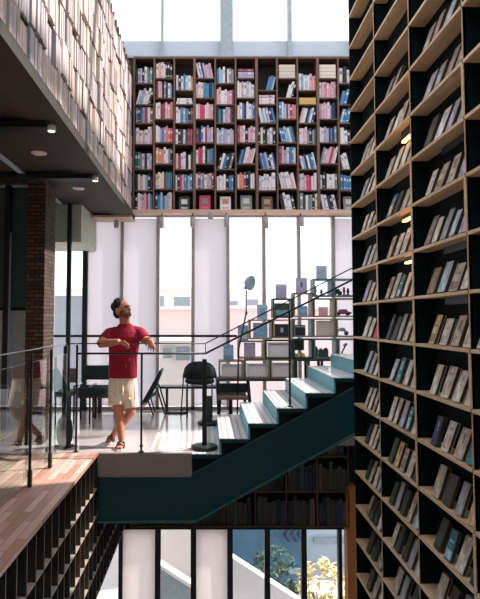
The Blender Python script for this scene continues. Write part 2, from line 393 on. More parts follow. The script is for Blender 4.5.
for i, e in enumerate(EDG):
    t = .022 if i in (3, 6, 9) else .013
    MB().box(cx(e) - t, cx(e) + t, YF, YF + .27, zb, zt).build('divider', M['walnut'], case)
def zy(py): return atY(246, py, YF).z
cells = []
for c in range(12):
    x0, x1 = cx(EDG[c]) + .02, cx(EDG[c + 1]) - .02
    ys = [58.5] + ROWS[c] + [209.5]
    for r in range(7):
        zf = zy(ys[r + 1]) if r < 6 else zb
        ztop = zt if r == 0 else zy(ys[r]) - .022
        if r < 6: MB().box(x0 - .01, x1 + .01, YF + .004, YF + .27, zf - .02, zf).build('shelf', M['walnutx'], case)
        cells.append((c, r, x0, x1, zf, ztop))
SPEC = [
 ['kgvkwgtg', '/wlvwwk', 'gntvmwm', 'wcpwwp', 'etgwnwv', 'kcpwlkn', 'kwwpprlb'],
 ['cpcwkkk', 'mppkgnwb', 'cwmmpps', 'wwvbvssr', 'osswwgk', 'ccccmtbt', 'nblblvcc'],
 ['wkwblwo', '=ww', 'wwblbkm', 'wkewemr', 'pmwwkwe', 'wkrvgblb', '#e'],
 ['\\wvkvpvp', 'pwcbbnt', 'wprrwwpp', 'mnbwmvvp', 'wrrwkgbb', 'wmvgwvpm', '#r'],
 ['bllwkwgg', 'ppwwwppm', 'ktnwvpmk', 'wvlvvwlp', '/kwbekg', 'wwwwkbb', '#w'],
 ['=vvm', 'wwpwlww', 'cwbnwwvb', 'mpwkppw', '/kbnwwppw', 'wssmknwc', '#g'],
 ['>/bbl', '=cwp', '\\wlwvnb', 'kckkvwk', '\\nlbvnwb', 'vwwwww', '#d'],
 ['!ii', '>/wwk', 'bwlmpmps', '\\bbllwbe', 'mpvwbbw', '\\wwwwpw', '\\kwwe'],
 ['wlwlwpps', '!y', '/pwwkbwn', 'wwpwgnge', '\\wvnwbbw', 'wwprrww', 'gewggkc'],
 ['!cc', 'wpppppp', 'vpppwvnn', 'wwvvnbng', '/gvppmpw', 'wkkwwwg', '\\wwnkw'],
 ['wkw', '/bb', '/lbb', 'wwkww', '\\ww', 'bbbb', '#g'],
 ['wkw', 'bbg', 'lbb', 'wwk', 'www', 'bnb', 'www'],
]
rb = random.Random(3)
place = []          # (area, mesh key, matrix-ish)
for c, r, x0, x1, zf, ztop in cells:
    s = SPEC[c][r]; hmax = ztop - zf; W = x1 - x0
    if s[0] in '=!':                      # lying flat / big boxes
        n = len(s) - 1; z = zf; t = min(.055, (hmax - .02) / n) if s[0] == '=' else min(.12, (hmax - .03) / n)
        for j, k in enumerate(s[1:]):
            ww = W * (.92 if s[0] == '!' else rb.uniform(.75, .9)); place.append(((c, r, j), k, ('flat' if s[0] == '=' else 'box'), (x0 + W / 2, YF + .02, z), (ww, .2, t * .96), 0)); z += t
        continue
    if s[0] == '#':
        place.append(((c, r, 0), s[1], 'face', (x0 + W / 2, YF + .06, zf), (W * .6, .03, min(.27, hmax * .8)), 0)); continue
    shift = 0
    if s[0] == '>': shift = .42 * W; s = s[1:]
    lean = 0
    if s[0] == '/': lean = R(14); s = s[1:]
    elif s[0] == '\\': lean = -R(12); s = s[1:]
    n = len(s)
    th = [rb.uniform(.7, 1.3) for _ in s]; avail = (W - shift) * rb.uniform(.93, .99) - abs(math.tan(lean)) * .2
    avail = max(avail, .1); k_ = min(avail / sum(th), .055); x = x0 + shift + .004 + (abs(math.tan(lean)) * .0 if lean >= 0 else abs(math.tan(lean)) * .22)
    for j, k in enumerate(s):
        t = th[j] * k_; h = min(hmax * .93, rb.uniform(.235, .3)) * (.97 if lean else 1)
        place.append(((c, r, j), k, 'up', (x + t / 2, YF + rb.uniform(.015, .05), zf), (t * .94, .17, h), lean)); x += t / math.cos(lean)
place.sort(key=lambda q: -(q[4][0] * q[4][2]))
stuff = MB(); stuffm = []
def cell_name(c, r): return 'row %s, column %s' % (['one', 'two', 'three', 'four', 'five', 'six', 'seven'][r], ['one', 'two', 'three', 'four', 'five', 'six', 'seven', 'eight', 'nine', 'ten', 'eleven', 'twelve'][c])
for idx, ((c, r, j), k, typ, loc, sc, lean) in enumerate(q for q in place if q[0][0] < 11):
    var = rb.choice((0, 1, 1, 2))
    if idx < 282:
        if typ == 'face':
            m = MB().cbox(-.5, .5, 0, 1, 0, 1, .02, 0).box(-.28, .28, -.06, .02, .45, .8, 1).box(-.3, .3, -.05, .02, .12, .2, 1)
            me = m.mesh('book', [BM[k], BM[{'w': 's', 'r': 'g', 'e': 'w', 'g': 'i', 'd': 'a'}.get(k, 'w')]])
            nm = 'book'; lb = '%s book displayed face-out alone in %s of the hanging bookcase' % (CN[k], cell_name(c, r))
            o = bpy.data.objects.new(nm, me); o.rotation_euler = (-R(10), 0, 0)
        elif typ == 'box':
            m = MB().cbox(-.5, .5, 0, 1, 0, 1, .015, 0).box(-.5, .5, -.01, .5, .46, .5, 1)
            me = m.mesh('storage_box', [BM[k], BM['a']]); nm = 'storage_box'
            lb = '%s storage box, %s from bottom in %s of the hanging bookcase' % (CN[k], ORD[j], cell_name(c, r)); o = bpy.data.objects.new(nm, me)
        elif typ == 'flat':
            me = bk(k, var); nm = 'book'; o = bpy.data.objects.new(nm, me); o.rotation_euler = (0, R(90), 0)
            lb = '%s book lying flat, %s from bottom in %s of the hanging bookcase' % (CN[k], ORD[j], cell_name(c, r))
            sc = (sc[2], sc[1], sc[0]); loc = (loc[0] - sc[2] / 2, loc[1], loc[2] + sc[0] / 2)
        else:
            me = bk(k, var); nm = 'book'; o = bpy.data.objects.new(nm, me)
            o.rotation_euler = (0, lean, 0); dz = abs(math.sin(lean)) * sc[0] / 2; loc = (loc[0], loc[1], loc[2] + dz)
            lb = '%s book, %s from left in %s of the hanging bookcase' % (CN[k], ORD[j], cell_name(c, r))
        o.location = loc; o.scale = sc; col.objects.link(o); tag(o, lb, 'box' if nm == 'storage_box' else 'book', 'books in the hanging bookcase' if nm == 'book' else 'boxes in the hanging bookcase')
    else:
        if BM[k] not in stuffm: stuffm.append(BM[k])
        if M['pages'] not in stuffm: stuffm.append(M['pages'])
        x, y, z = loc; t, dd, h = sc; sh = math.tan(lean) * h if typ == 'up' else 0
        stuff.prism([(x - t / 2, z), (x + t / 2, z), (x + t / 2 + sh, z + h), (x - t / 2 + sh, z + h)], 'Y', y, y + dd, stuffm.index(BM[k]))
        stuff.prism([(x - t * .36 + sh, z + h), (x + t * .36 + sh, z + h), (x + t * .36 + sh, z + h + .001), (x - t * .36 + sh, z + h + .001)], 'Y', y + .01, y + dd, stuffm.index(M['pages']))
tag(stuff.build('books', stuffm), 'the thinnest coloured books scattered through the cells of the hanging bookcase', 'books', kind='stuff')

# ================================================================== TALL RIGHT BOOKCASE
RX, RD = 1.6, .135
YD = [6.14, 5.24, 4.33, 3.42, 2.51]
K0, K1 = -19, 11; zk = lambda k: 1.683 + .36 * k
rc = empty('tall_bookcase', (RX + RD / 2, 4.3, LZ), 'towering black-lined bookcase with pale plywood shelves along the right', 'bookcase')
MB().box(RX + RD - .004, RX + RD + .012, YD[-1], YD[0] + .02, LZ, 5.8).build('back_panel', M['caseblk'], rc)
MB().box(RX, RX + RD + .012, YD[-1], YD[0] + .02, 5.76, 5.8).build('top_board', M['ply'], rc)
rr = random.Random(5)
WOODSEG = {(1, 3), (1, 0), (1, -1), (1, -2), (1, -8), (1, 1), (1, 4)}
for i, y in enumerate(YD):
    if i == 0: MB().box(RX + .002, RX + RD, y, y + .018, LZ, 5.76).build('side_panel', M['caseblk'], rc)
    else:
        MB().box(RX + .002, RX + RD, y - .009, y + .009, LZ, 5.76).build('divider', M['caseblk'], rc)
        e = MB()
        for k in range(K0, K1):
            wide = (i == 1 and k in (3, 0, -2, -8, -9, -1)) or (i == 2 and k in (2, 1, 0, -1, -2, -3, -4)) or (i == 3 and k in (3, 1, -2, -6, -5, -8)) 
            t = .03 if wide else .006
            e.box(RX - .004, RX + .02, y - .009, y - .009 + t, zk(k) + .002, zk(k + 1) - .024)
        e.build('divider_edging', M['ply'], rc)
for b in range(4):
    for k in range(K0, K1 + 1):
        MB().box(RX - .003, RX + RD - .005, YD[b + 1] + (.009), YD[b] - (0 if b == 0 else .009), zk(k) - .022, zk(k)).build('shelf', M['ply'], rc)
# lit and unlit light bars under the shelves
def bar(y0, y1, k, lit, lb):
    e = empty('light_bar', (RX + .05, (y0 + y1) / 2, zk(k) - .05), lb, 'light', 'light bars under the shelves of the tall bookcase')
    dz = .045 if k == 4 else 0; xo = .06 if lit else .1
    MB().box(RX + xo, RX + xo + .025, y0, y1, zk(k) - dz - .045, zk(k) - .0225).build('bracket', M['ledoff'], e)
    MB().box(RX + xo, RX + xo + .03, y0, y1, zk(k) - dz - .058, zk(k) - dz - .045).build('housing', M['ledoff'], e)
    MB().box(RX + xo - .003, RX + xo + .0305, y0 + .005, y1 - .005, zk(k) - dz - .074, zk(k) - dz - .0585).build('diffuser', M['led'] if lit else M['ledoff'], e)
for k, nm in ((1, 'lowest'), (2, 'middle'), (4, 'highest'), (5, 'dimmest')):
    pass
bar(4.345, 4.72, 2, True, 'middle of three glowing long light bars under tall bookcase shelves')
bar(4.345, 4.68, 1, True, 'lowest of three glowing long light bars under tall bookcase shelves')
bar(4.345, 4.70, 4, True, 'highest of three glowing long light bars under tall bookcase shelves')
bar(4.345, 4.45, 5, True, 'short glowing light stub above the highest long bar of tall bookcase')
for k in (3, 1, 0):
    bar(3.46, 4.0, k, False, 'unlit light bar in the near bay of tall bookcase, %s of three down' % ORD[{3: 0, 1: 1, 0: 2}[k]])
DB = {}
MOT = {}
def mott(k):
    if k not in MOT:
        MOT[k] = mat('mottled_cover_' + CN[k].replace(' ', '_'), tuple(int(c * .78 + 255 * .22) if k in 'aigldyow' else c for c in PAL[k]), .6, var=.42, scale=3.2)
    return MOT[k]
def display_mesh(k, k2, style):
    key = (k, k2, style)
    if key in DB: return DB[key]
    m = MB()                               # y: width 0..1, x: thickness 0..1 (front cover at x=0), z: height
    m.cbox(0, .12, 0, 1, 0, 1, .01, 0); m.box(.88, 1, 0, 1, 0, 1, 0); m.box(.12, .88, .93, 1, 0, 1, 0)
    m.box(.12, .88, .02, .93, .02, .98, 1)
    if style == 0: m.box(-.05, .05, .12, .88, .1, .55, 2); m.box(-.04, .05, .2, .8, .72, .8, 2)
    if style == 1: m.box(-.05, .05, .3, .7, .5, .85, 2); m.box(-.04, .05, .35, .65, .2, .3, 2)
    if style == 2: m.box(-.05, .05, .06, .94, .06, .34, 2); m.box(-.05, .05, .2, .8, .6, .66, 2)
    if style == 3: m.box(-.05, .05, .4, .6, .62, .82, 2); m.box(-.05, .05, .38, .55, .5, .57, 2)
    DB[key] = m.mesh('display_book', [mott(k), M['darkpages'], mott(k2)]); return DB[key]
M['darkpages'] = mat('dark_page_block', (74, 66, 54), .8)  # page edges in one dark brown
CELLB = {  # (bay, shelf k): string of cover colours from far to near
 (0,4):'gai', (0,3):'gii', (0,2):'iia', (0,1):'gig', (0,0):'gii', (0,-1):'iir', (0,-2):'lgi', (0,-3):'iiai', (0,-4):'eiig', (0,-5):'eaig', (0,-6):'axei', (0,-7):'xed', (0,-8):'xai', (0,-9):'xad', (0,-10):'xax',
 (1,5):'dd', (1,4):'aiad', (1,3):'aiia', (1,2):'beai', (1,1):'aiia', (1,0):'aitii', (1,-1):'negiy', (1,-2):'ltii', (1,-3):'iigti', (1,-4):'eyaix', (1,-5):'egxal', (1,-6):'iexgi', (1,-7):'agei', (1,-8):'agxi', (1,-9):'xex',
 (2,5):'ddg', (2,4):'gddd', (2,3):'xwgg', (2,2):'iaag', (2,1):'diglv', (2,0):'dlai', (2,-1):'yiai', (2,-2):'iiii', (2,-3):'niat', (2,-4):'axgo', (2,-5):'xtie', (2,-6):'axgi', (2,-7):'xxd',
 (3,-1):'i', (3,-4):'od', (3,-3):'aa', (3,-5):'ed',
}
SEC = dict(zip('gaiolexdnwtyvb', 'vdanwxegggldgw')); SEC['b'] = 'o'; SEC['r'] = 'w'
bayname = ['far', 'middle', 'near', 'nearest']
for (b, k), s in CELLB.items():
    y1, y0 = YD[b], YD[b + 1]
    if k > K1: continue
    n = len(s); usable = (y1 - y0) * .80; step = usable / max(n, 3.9)
    yy = y1 - (y1 - y0) * (.26 if n < 5 else .2)
    if b == 0: yy = y1 - (y1 - y0) * .36; step = (y1 - y0) * .60 / n
    for j, ch in enumerate(s):
        wd = min(step * .6, .108) * rr.uniform(.8, 1.12); h = rr.uniform(.185, .235); t = rr.uniform(.022, .036)
        if b == 3: wd = .11; yj = y1 - .06 - j * .15
        else: yj = yy - j * step - rr.uniform(0, .02)
        o = bpy.data.objects.new('display_book', display_mesh(ch, SEC.get(ch, 'k'), rr.randrange(6)))
        o.scale = (t, wd, h); o.rotation_euler = (0, R(20) + R(rr.uniform(-2, 1.5)), 0)
        o.location = (RX + rr.uniform(.004, .010), yj - wd, zk(k) + .0005); o.location.z += math.sin(o.rotation_euler.y) * t
        col.objects.link(o)
        shelfpos = ORD[5 - k]
        tag(o, '%s book, %s from left, %s shelf down, %s bay of tall bookcase' % (CN[ch], ORD[j], shelfpos, bayname[b]), 'book', 'face-out books on the tall bookcase')

# ================================================================== LEFT GALLERY WALL OF BOOKS (fore-edges outward)
gw = empty('gallery_bookcase', (XL - .2, 6, 3.3), 'long gallery bookcase packed with pale page edges, upper left', 'bookcase')
LY = [3.0 + .205 * i for i in range(31)]
GZ = [3.3 + .325 * i for i in range(9)]
MB().box(XL - .3, XL - .28, LY[0], LY[-1], 3.3, 5.8).build('back_panel', M['backp'], gw)
lm = MB()
for i, y in enumerate(LY): lm.box(XL - .28, XL - .045, y - .006, y + .006, 3.3, 5.75)
lm.build('dividers', M['walnut'], gw)['kind'] = 'stuff'
PB = {}
def page_mesh(k):
    if k in PB: return PB[k]
    m = MB()                             # x: depth 0..1 toward +x (fore edge at x=1), y: thickness, z: height
    m.box(0, 1, -.5, -.44, 0, 1, 0); m.box(0, 1, .44, .5, 0, 1, 0); m.box(0, .04, -.44, .44, 0, 1, 0); m.box(.04, .985, -.44, .44, .012, .988, 1)
    PB[k] = m.mesh('book', [BM[k[0]], k[1]]); return PB[k]
M['pg2'] = mat('grey_page_edges', (182, 170, 176), .8, scale=60, var=.12); M['pg3'] = mat('tan_page_edges', (204, 176, 166), .8, scale=60, var=.12)
rl = random.Random(11); lst = []
offs = [0, .11, -.07, .16, .04, -.1]
ledge = MB()
for i in range(len(LY) - 1):
    off = .05 + abs(offs[(i // 2) % 6]) * 1.0
    zz = 3.302; r = 0
    first = True
    while zz < 5.70:
        hh = .325 if not first else .325 * (1 - off) + .0
        if zz + hh > 5.84: break
        ledge.box(XL - .28, XL - rl.uniform(.015, .04), LY[i] + .006, LY[i + 1] - .006, zz + hh - .014, zz + hh)
        n = rl.choice((2, 3, 3, 4)); ww = (.205 - .014); th = [rl.uniform(.6, 1.4) for _ in range(n)]; s_ = sum(th); y = LY[i] + .007
        pr = rl.uniform(-.022, .015); ch_ = rl.choice((1, 1, .97, .94, .9)); pkc = rl.choice((0, 0, 0, 1, 2))
        for j in range(n):
            t = th[j] / s_ * ww
            h = (hh - .018) * rl.choice((ch_, ch_, ch_, ch_ - .03))
            if rl.random() > .05: lst.append((i, r, j, y + t / 2, zz, t * .95, h, pr + rl.uniform(-.006, .006), rl.choice('wigicgia'), rl.choice((pkc, pkc, 0, 1))))
            y += t
        zz += hh; r += 1; first = False
ledge.build('shelves', M['walnut'], gw)['kind'] = 'stuff'
vis = [q for q in lst if q[4] < 1.5 + .6 * q[3] and q[3] > 3.4]
vis.sort(key=lambda q: q[3]); ind = set(id(q) for q in vis[:300]); stuff = MB(); sm = [M['cream'], M['pg2'], M['pg3'], BM['d']]
for q in lst:
    i, r, j, y, z, t, h, pr, ck, pk = q
    x1 = XL - .01 + pr; d = .22
    pm = [M['cream'], M['pg2'], M['pg3']][pk]
    if id(q) in ind:
        o = bpy.data.objects.new('bound_volume', page_mesh((ck, pm))); o.scale = (d, t, h); o.location = (x1 - d, y, z); col.objects.link(o)
        tag(o, '%s-paged volume, %s from left, %s level up, %s stack of gallery bookcase' % (['cream', 'grey', 'tan'][pk], ORD[j], ORD[r], ORD[i - 1]), 'book', 'volumes with page edges outward in the gallery bookcase')
    else:
        stuff.box(x1 - d, x1, y - t / 2, y + t / 2, z, z + h, pk)
tag(stuff.build('books', sm), 'small distant pale books filling the far end of the gallery bookcase', 'books', kind='stuff')

# ================================================================== LOWER LEFT BOOKCASE (below the walkway)
M['dkwalnut'] = wood('blackened_divider_wood', (34, 30, 28), (56, 46, 38), 'Z', 2)
lc = empty('balcony_bookcase', (XL - .15, 5, -1.6), 'dark bookcase of narrow cells below the wooden walkway edge', 'bookcase')
LYY = [2.9 + .2055 * i for i in range(31)]
MB().box(XL - .24, XL - .22, LYY[0], LYY[-1], -1.6, -.05).build('back_panel', M['caseblk'], lc)
for i, y in enumerate(LYY):
    MB().box(XL - .22, XL, y - .008, y + .008, -1.6, -.031).build('divider', M['dkwalnut'], lc)
M['dustply'] = wood('greyed_shelf_wood', (150, 136, 122), (180, 166, 150), 'Y', 2)
for i in range(len(LYY) - 1):
    for z in (-.38, -.685, -.985, -1.29, -1.595):
        MB().box(XL - .218, XL - .002, LYY[i] + .008, LYY[i + 1] - .008, z - .012, z).build('shelf', M['dustply'], lc)
rq = random.Random(2)
spots = [(12, 2, 'r'), (12, 2, 's'), (12, 3, 'v'), (12, 3, 'l'), (13, 2, 's'), (13, 3, 'o'), (10, 2, 'e'), (9, 1, 'x'), (11, 3, 'd'), (8, 2, 'x'), (7, 1, 'e'), (14, 2, 'd'), (14, 3, 'a'), (15, 1, 'd'), (6, 2, 'x'), (5, 1, 'd')]
cnt = {}
for i, r, k in spots:
    j = cnt.get((i, r), 0); cnt[(i, r)] = j + 1
    z = (-.38, -.685, -.985, -1.29)[r]
    o = bpy.data.objects.new('book', bk(k, 1)); o.scale = (.032, .17, rq.uniform(.2, .24)); o.rotation_euler = (0, 0, R(90)); o.location = (XL - .02, LYY[i] + .03 + j * .05, z); col.objects.link(o)
    tag(o, '%s book, %s column from near end, %s level down of the balcony bookcase%s' % (CN[k], ORD[i], ORD[r], ', farther' if j else ''), 'book', 'books in the balcony bookcase')

# dark bookcase on the lower back wall
lt2 = atY(200, 527.5, 9.2).z; lt_keep, lt = lt, lt2
db = empty('dark_bookcase', (.6, 9.3, lt), 'dim dark bookcase above the lower windows, under the stairs', 'bookcase')
DX0, DX1 = -1.22, 2.28
mbk = MB().box(DX0, DX1, 9.42, 9.44, lt, -.3); mbk.build('back_panel', M['dark'], db)
for z in (lt + .012, lt + .56, lt + 1.12, -.32): MB().box(DX0, DX1, 9.2, 9.42, z - .012, z + .012).build('shelf', M['walnutx'], db)
for q in range(8):
    x = DX0 + (DX1 - DX0) * q / 7; MB().box(x - .01, x + .01, 9.2, 9.42, lt, -.3).build('divider', M['walnut'], db)
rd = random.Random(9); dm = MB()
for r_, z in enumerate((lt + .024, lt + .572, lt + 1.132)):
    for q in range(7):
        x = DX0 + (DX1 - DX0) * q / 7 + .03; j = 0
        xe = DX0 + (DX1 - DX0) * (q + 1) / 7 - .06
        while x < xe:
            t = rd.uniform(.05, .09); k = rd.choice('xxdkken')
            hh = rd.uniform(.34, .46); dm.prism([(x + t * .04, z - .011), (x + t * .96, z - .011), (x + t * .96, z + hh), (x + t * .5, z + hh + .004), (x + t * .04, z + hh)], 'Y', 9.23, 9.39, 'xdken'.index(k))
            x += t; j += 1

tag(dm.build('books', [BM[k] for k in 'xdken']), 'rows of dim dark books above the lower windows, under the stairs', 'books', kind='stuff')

# ================================================================== STAIRCASE
st = empty('staircase', (-.17, 6.4, 0), 'teal steel staircase with striped pale treads rising to the right', 'stairs')
ex = [atY(px, 440, 6.37).x for px in (219.6, 248.4)]
run = ex[1] - ex[0]; rise = .17; NS = 12
for i in range(NS):
    z = rise * i; xa = ex[0] + run * (i - 1); xb = xa + run
    if i == 0: xa = -.17; 
    MB().box(xa, xb + (.02 if i < NS - 1 else 0), 6.38, 8.0, z - .008, z).build('tread', M['tread'], st)
    MB().box(xa, xb, 6.37, 6.44, z - .05, z - .009).build('nosing', M['teal'], st)
    if i < NS - 1: MB().box(xb - .002, xb + .018, 6.37, 8.0, z + .001, z + rise - .009).build('riser', M['tealriser'], st)
# recessed side under the treads, its shade painted as near-black teal
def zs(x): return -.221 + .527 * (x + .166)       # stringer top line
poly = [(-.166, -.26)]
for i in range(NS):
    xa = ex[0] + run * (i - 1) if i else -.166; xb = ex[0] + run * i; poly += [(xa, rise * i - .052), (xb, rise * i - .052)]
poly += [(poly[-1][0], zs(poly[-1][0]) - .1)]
MB().prism(poly, 'Y', 6.455, 6.475).build('side_recess', M['tealshade'], st)
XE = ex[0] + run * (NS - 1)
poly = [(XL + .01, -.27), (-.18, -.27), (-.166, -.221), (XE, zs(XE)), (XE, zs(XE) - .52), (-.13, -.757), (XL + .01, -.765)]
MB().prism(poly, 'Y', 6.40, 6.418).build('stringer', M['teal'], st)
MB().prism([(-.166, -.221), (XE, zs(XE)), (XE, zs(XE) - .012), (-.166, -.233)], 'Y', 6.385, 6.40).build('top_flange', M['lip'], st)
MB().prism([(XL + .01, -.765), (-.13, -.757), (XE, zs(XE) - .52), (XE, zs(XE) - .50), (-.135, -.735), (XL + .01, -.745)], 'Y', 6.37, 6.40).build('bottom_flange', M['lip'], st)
MB().prism([(-.13, -.757), (XE, zs(XE) - .52), (XE, zs(XE) - .505), (-.13, -.742)], 'Y', 6.42, 8.0).build('soffit_plate', M['tealshade'], st)
MB().box(XL + .01, -.13, 6.42, 8.0, -.765, -.745).build('soffit_plate', M['tealshade'], st)
struct('floor', MB().box(XE + .02, 6, 6.38, 8.0, rise * (NS - 1) - .25, rise * (NS - 1)), M['floorc'])
# light strips set in the platform floor
for i in range(6):
    x = -.66 + i * .085
    tag(MB().cbox(x, x + .035, 6.55 + .02 * i, 7.55, 0, .006, .002).build('tactile_strip', M['strip']),
        'cream tactile strip in the platform floor, %s of six from the left' % ORD[i], 'floor strip', 'tactile strips before the stairs')

# ================================================================== RAILINGS
def pipe(parent, name, pts, r, m='black'): return MB().tube(pts, r, 8).build(name, M[m], parent, True)
YR = 6.46
rl_ = empty('metal_railing', (-.75, YR, 0), 'thin black metal railing along the platform edge and up the stairs', 'railing')
zA, zB = atY(150, 343.7, YR).z, atY(150, 353.5, YR).z
xA, xP, xC = atY(76.5, 400, YR).x, atY(141.5, 400, YR).x, atY(205.5, 400, YR).x
pipe(rl_, 'handrail', [(xA, YR + .06, zA), (xC, YR + .06, zA)], .007)
pipe(rl_, 'lower_rail', [(xA, YR, zB), (xC, YR, zB)], .012)
e1, e2 = atY(351, 280.5, YR), atY(351, 268.8, YR)
pipe(rl_, 'stair_handrail', [(xC, YR, zB), (e1.x, YR, e1.z), (e1.x + (e1.x - xC), YR, e1.z * 2 - zB)], .012)
pipe(rl_, 'upper_stair_rail', [(xC, YR + .06, zA), (e2.x, YR + .06, e2.z), (e2.x + (e2.x - xC), YR + .06, 2 * e2.z - zA)], .007)
pipe(rl_, 'corner_bar', [(xC, YR + .03, zB), (xC, YR + .03, zA)], .006)
def rpost(x, z0, z1):
    p = MB().box(x - .011, x + .011, YR - .008, YR + .014, z0 + .012, z1).build('post', M['black'], rl_)
    MB().cbox(x - .03, x + .03, YR - .03, YR + .03, z0, z0 + .012, .003).build('foot', M['black'], p)
    MB().tube([(x, YR, z0 + .06), (x, YR, z0 + .085)], .02).build('collar', M['black'], p, True)
rpost(xA, 0, zB + .1); rpost(xP, 0, zB)
xq = atY(290, 400, YR); rpost(xq.x, rise * 3, atY(290, 312, YR).z)
# glass balustrade on the walkway
GX = -1.62
gb = empty('glass_balustrade', (GX, 5, 0), 'frameless glass balustrade with dark posts along the wooden walkway', 'balustrade')
for i, (y0, y1) in enumerate(((2.2, 3.9), (3.93, 5.02), (5.05, 6.5))):
    MB().box(GX - .006, GX + .006, y0, y1, .06, 1.11).build('glass_panel', M['bglass'], gb)
pipe(gb, 'handrail', [(GX, 2.2, 1.225), (GX, 6.5, 1.225), ], .006, 'chrome')
pipe(gb, 'handrail', [(GX, 6.5, 1.225), (xA, YR + .06, zA)], .007, 'black')
MB().box(GX - .0075, GX + .0075, 2.2, 6.5, 1.109, 1.114).build('edge_highlight', M['chrome'], gb)  # steel strip added as the highlight along the glass top edge
for (px, py) in ((27.5, 487), (47, 468)):
    p = atZ(px, py, 0)
    q = MB().box(GX + .012, GX + .034, p.y - .012, p.y + .012, .02, 1.2).build('post', M['black'], gb)
    MB().cbox(GX + .007, GX + .042, p.y - .02, p.y + .02, 0, .15, .004).tube([(GX + .025, p.y - .03, .045), (GX + .025, p.y + .03, .045)], .015).tube([(GX + .025, p.y - .03, .11), (GX + .025, p.y + .03, .11)], .015).build('clamp', M['black2'], q)

# ================================================================== THINGS UNDER THE GALLERY SOFFIT
for (px0, px1, py, y0, lb) in ((0, 92, 171.5, 6.45, 'far black ceiling beam with a white tip under the gallery soffit'), (-40, 47, 114.5, 4.72, 'near black ceiling beam with a white tip under the gallery soffit')):
    x1 = atY(px1, py, y0).x; e = empty('ceiling_track', (x1 - .5, y0, 3.14), lb, 'light track', 'black tracks across the gallery soffit')
    MB().cbox(-4, x1, y0 - .02, y0 + .14, 3.145, 3.199, .004).build('track', M['black2'], e)
    MB().lathe((x1 + .035, y0 + .02, 3.125), [(.02, .06), (.034, .05), (.036, .0)]).build('spotlight', M['white'], e, True)
    MB().lathe((x1 + .035, y0 + .02, 3.12), [(.03, 0), (.03, .004)]).build('lens', M['spot'], e)
for (px, py, lb) in ((39, 152.5, 'nearer round ceiling downlight in the brown soffit'), (78.5, 188, 'farther round ceiling downlight in the brown soffit')):
    p = atZ(px, py, 3.225); e = empty('downlight', (p.x, p.y, 3.2), lb, 'light', 'downlights in the gallery soffit')
    MB().lathe((p.x, p.y, 3.212), [(.075, 0), (.08, .006), (.08, .0179)]).build('ring', M['white'], e, True)
    MB().lathe((p.x, p.y, 3.206), [(.05, 0), (.055, .0055)]).build('lens', M['sole'], e)
tag(MB().cbox(-2.2, -2.14, 4.5, 8.2, 3.205, 3.229, .004).build('light_channel', M['steel']), 'pale light channel running lengthwise in the gallery soffit', 'light')
for i, (px, py0, py1) in enumerate(((116.5, 217.5, 228), (161.5, 217.5, 228), (192.5, 217, 227), (226.5, 214.5, 227), (266, 217, 228), (301.5, 217, 226.5), (210.5, 211.5, 219))):
    y_ = 9.12 if i else 9.3; ct = atY(px, py0, y_); cb = atY(px, py1, y_); top = (zb - .056) if i else 3.164
    e = empty('spotlight', (ct.x, y_, top), 'small grey cylinder spotlight under the hanging bookcase, %s from left' % ORD[(0, 1, 2, 4, 5, 6, 3)[i]] if i else 'small grey cylinder spotlight left of the hanging bookcase, above the man', 'light', 'cylinder spotlights above the middle windows')
    if top < cb.z + .03: top = cb.z + .1
    y2 = YF + .02
    MB().lathe((ct.x, y_ if not i else y_, cb.z), [(.036, 0), (.04, .01), (.04, max(.03, ct.z - cb.z - .01)), (.034, max(.04, ct.z - cb.z))]).build('housing', M['mull'], e, True)
    MB().tube([(ct.x, y_, ct.z - .005), (ct.x, y_, max(ct.z, top) )] if i == 0 else [(ct.x, y_, ct.z - .01), (ct.x, YF + .05, zb - .05)], .01).build('bracket', M['black2'], e)
    MB().lathe((ct.x, y_, cb.z - .003), [(.028, 0), (.028, .003)]).build('lens', M['spot'] if i == 5 else M['sole'], e)
# glazed partition at far left
pt = empty('glass_partition', (-3, 7.1, 0), 'dark framed partition with grey-blue lower panel at far left', 'partition')
MB().box(-4.6, -2.23, 7.12, 7.15, 0, 1.62).build('lower_panel', M['panelg'], pt)
MB().box(-4.6, -2.23, 7.12, 7.14, 1.66, 3.2).build('upper_panel', M['greendk'], pt)
for x in (-4.6, -2.27): MB().box(x, x + .05, 7.08, 7.16, 0, 3.2).build('mullion', M['darkwin'], pt)
px_ = atY(5.2, 300, 6.95).x
MB().box(px_ - .03, px_ + .03, 6.95, 7.05, 0, 3.2).build('mullion', M['darkwin'], pt)
MB().box(px_ + .031, px_ + .045, 6.98, 7.02, 0, 2.6).build('edge_strip', M['steel'], pt)
MB().box(-4.6, -2.22, 7.1, 7.16, 1.62, 1.66).build('transom', M['darkwin'], pt)
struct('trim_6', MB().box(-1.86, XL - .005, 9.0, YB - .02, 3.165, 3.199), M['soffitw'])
pc = atY(68.5, 300, 8.24)
tag(MB().cbox(pc.x - .03, pc.x + .03, 8.22, 8.28, 0, 3.229, .004).build('steel_column', M['darkwin']), 'slim dark steel column in front of the pale bulkhead', 'column')

# ================================================================== FURNITURE
def legs(parent, pts, r=.011, m='black'):
    for a, b in pts: MB().tube([a, b], r, 8).build('leg', M[m], parent, True)
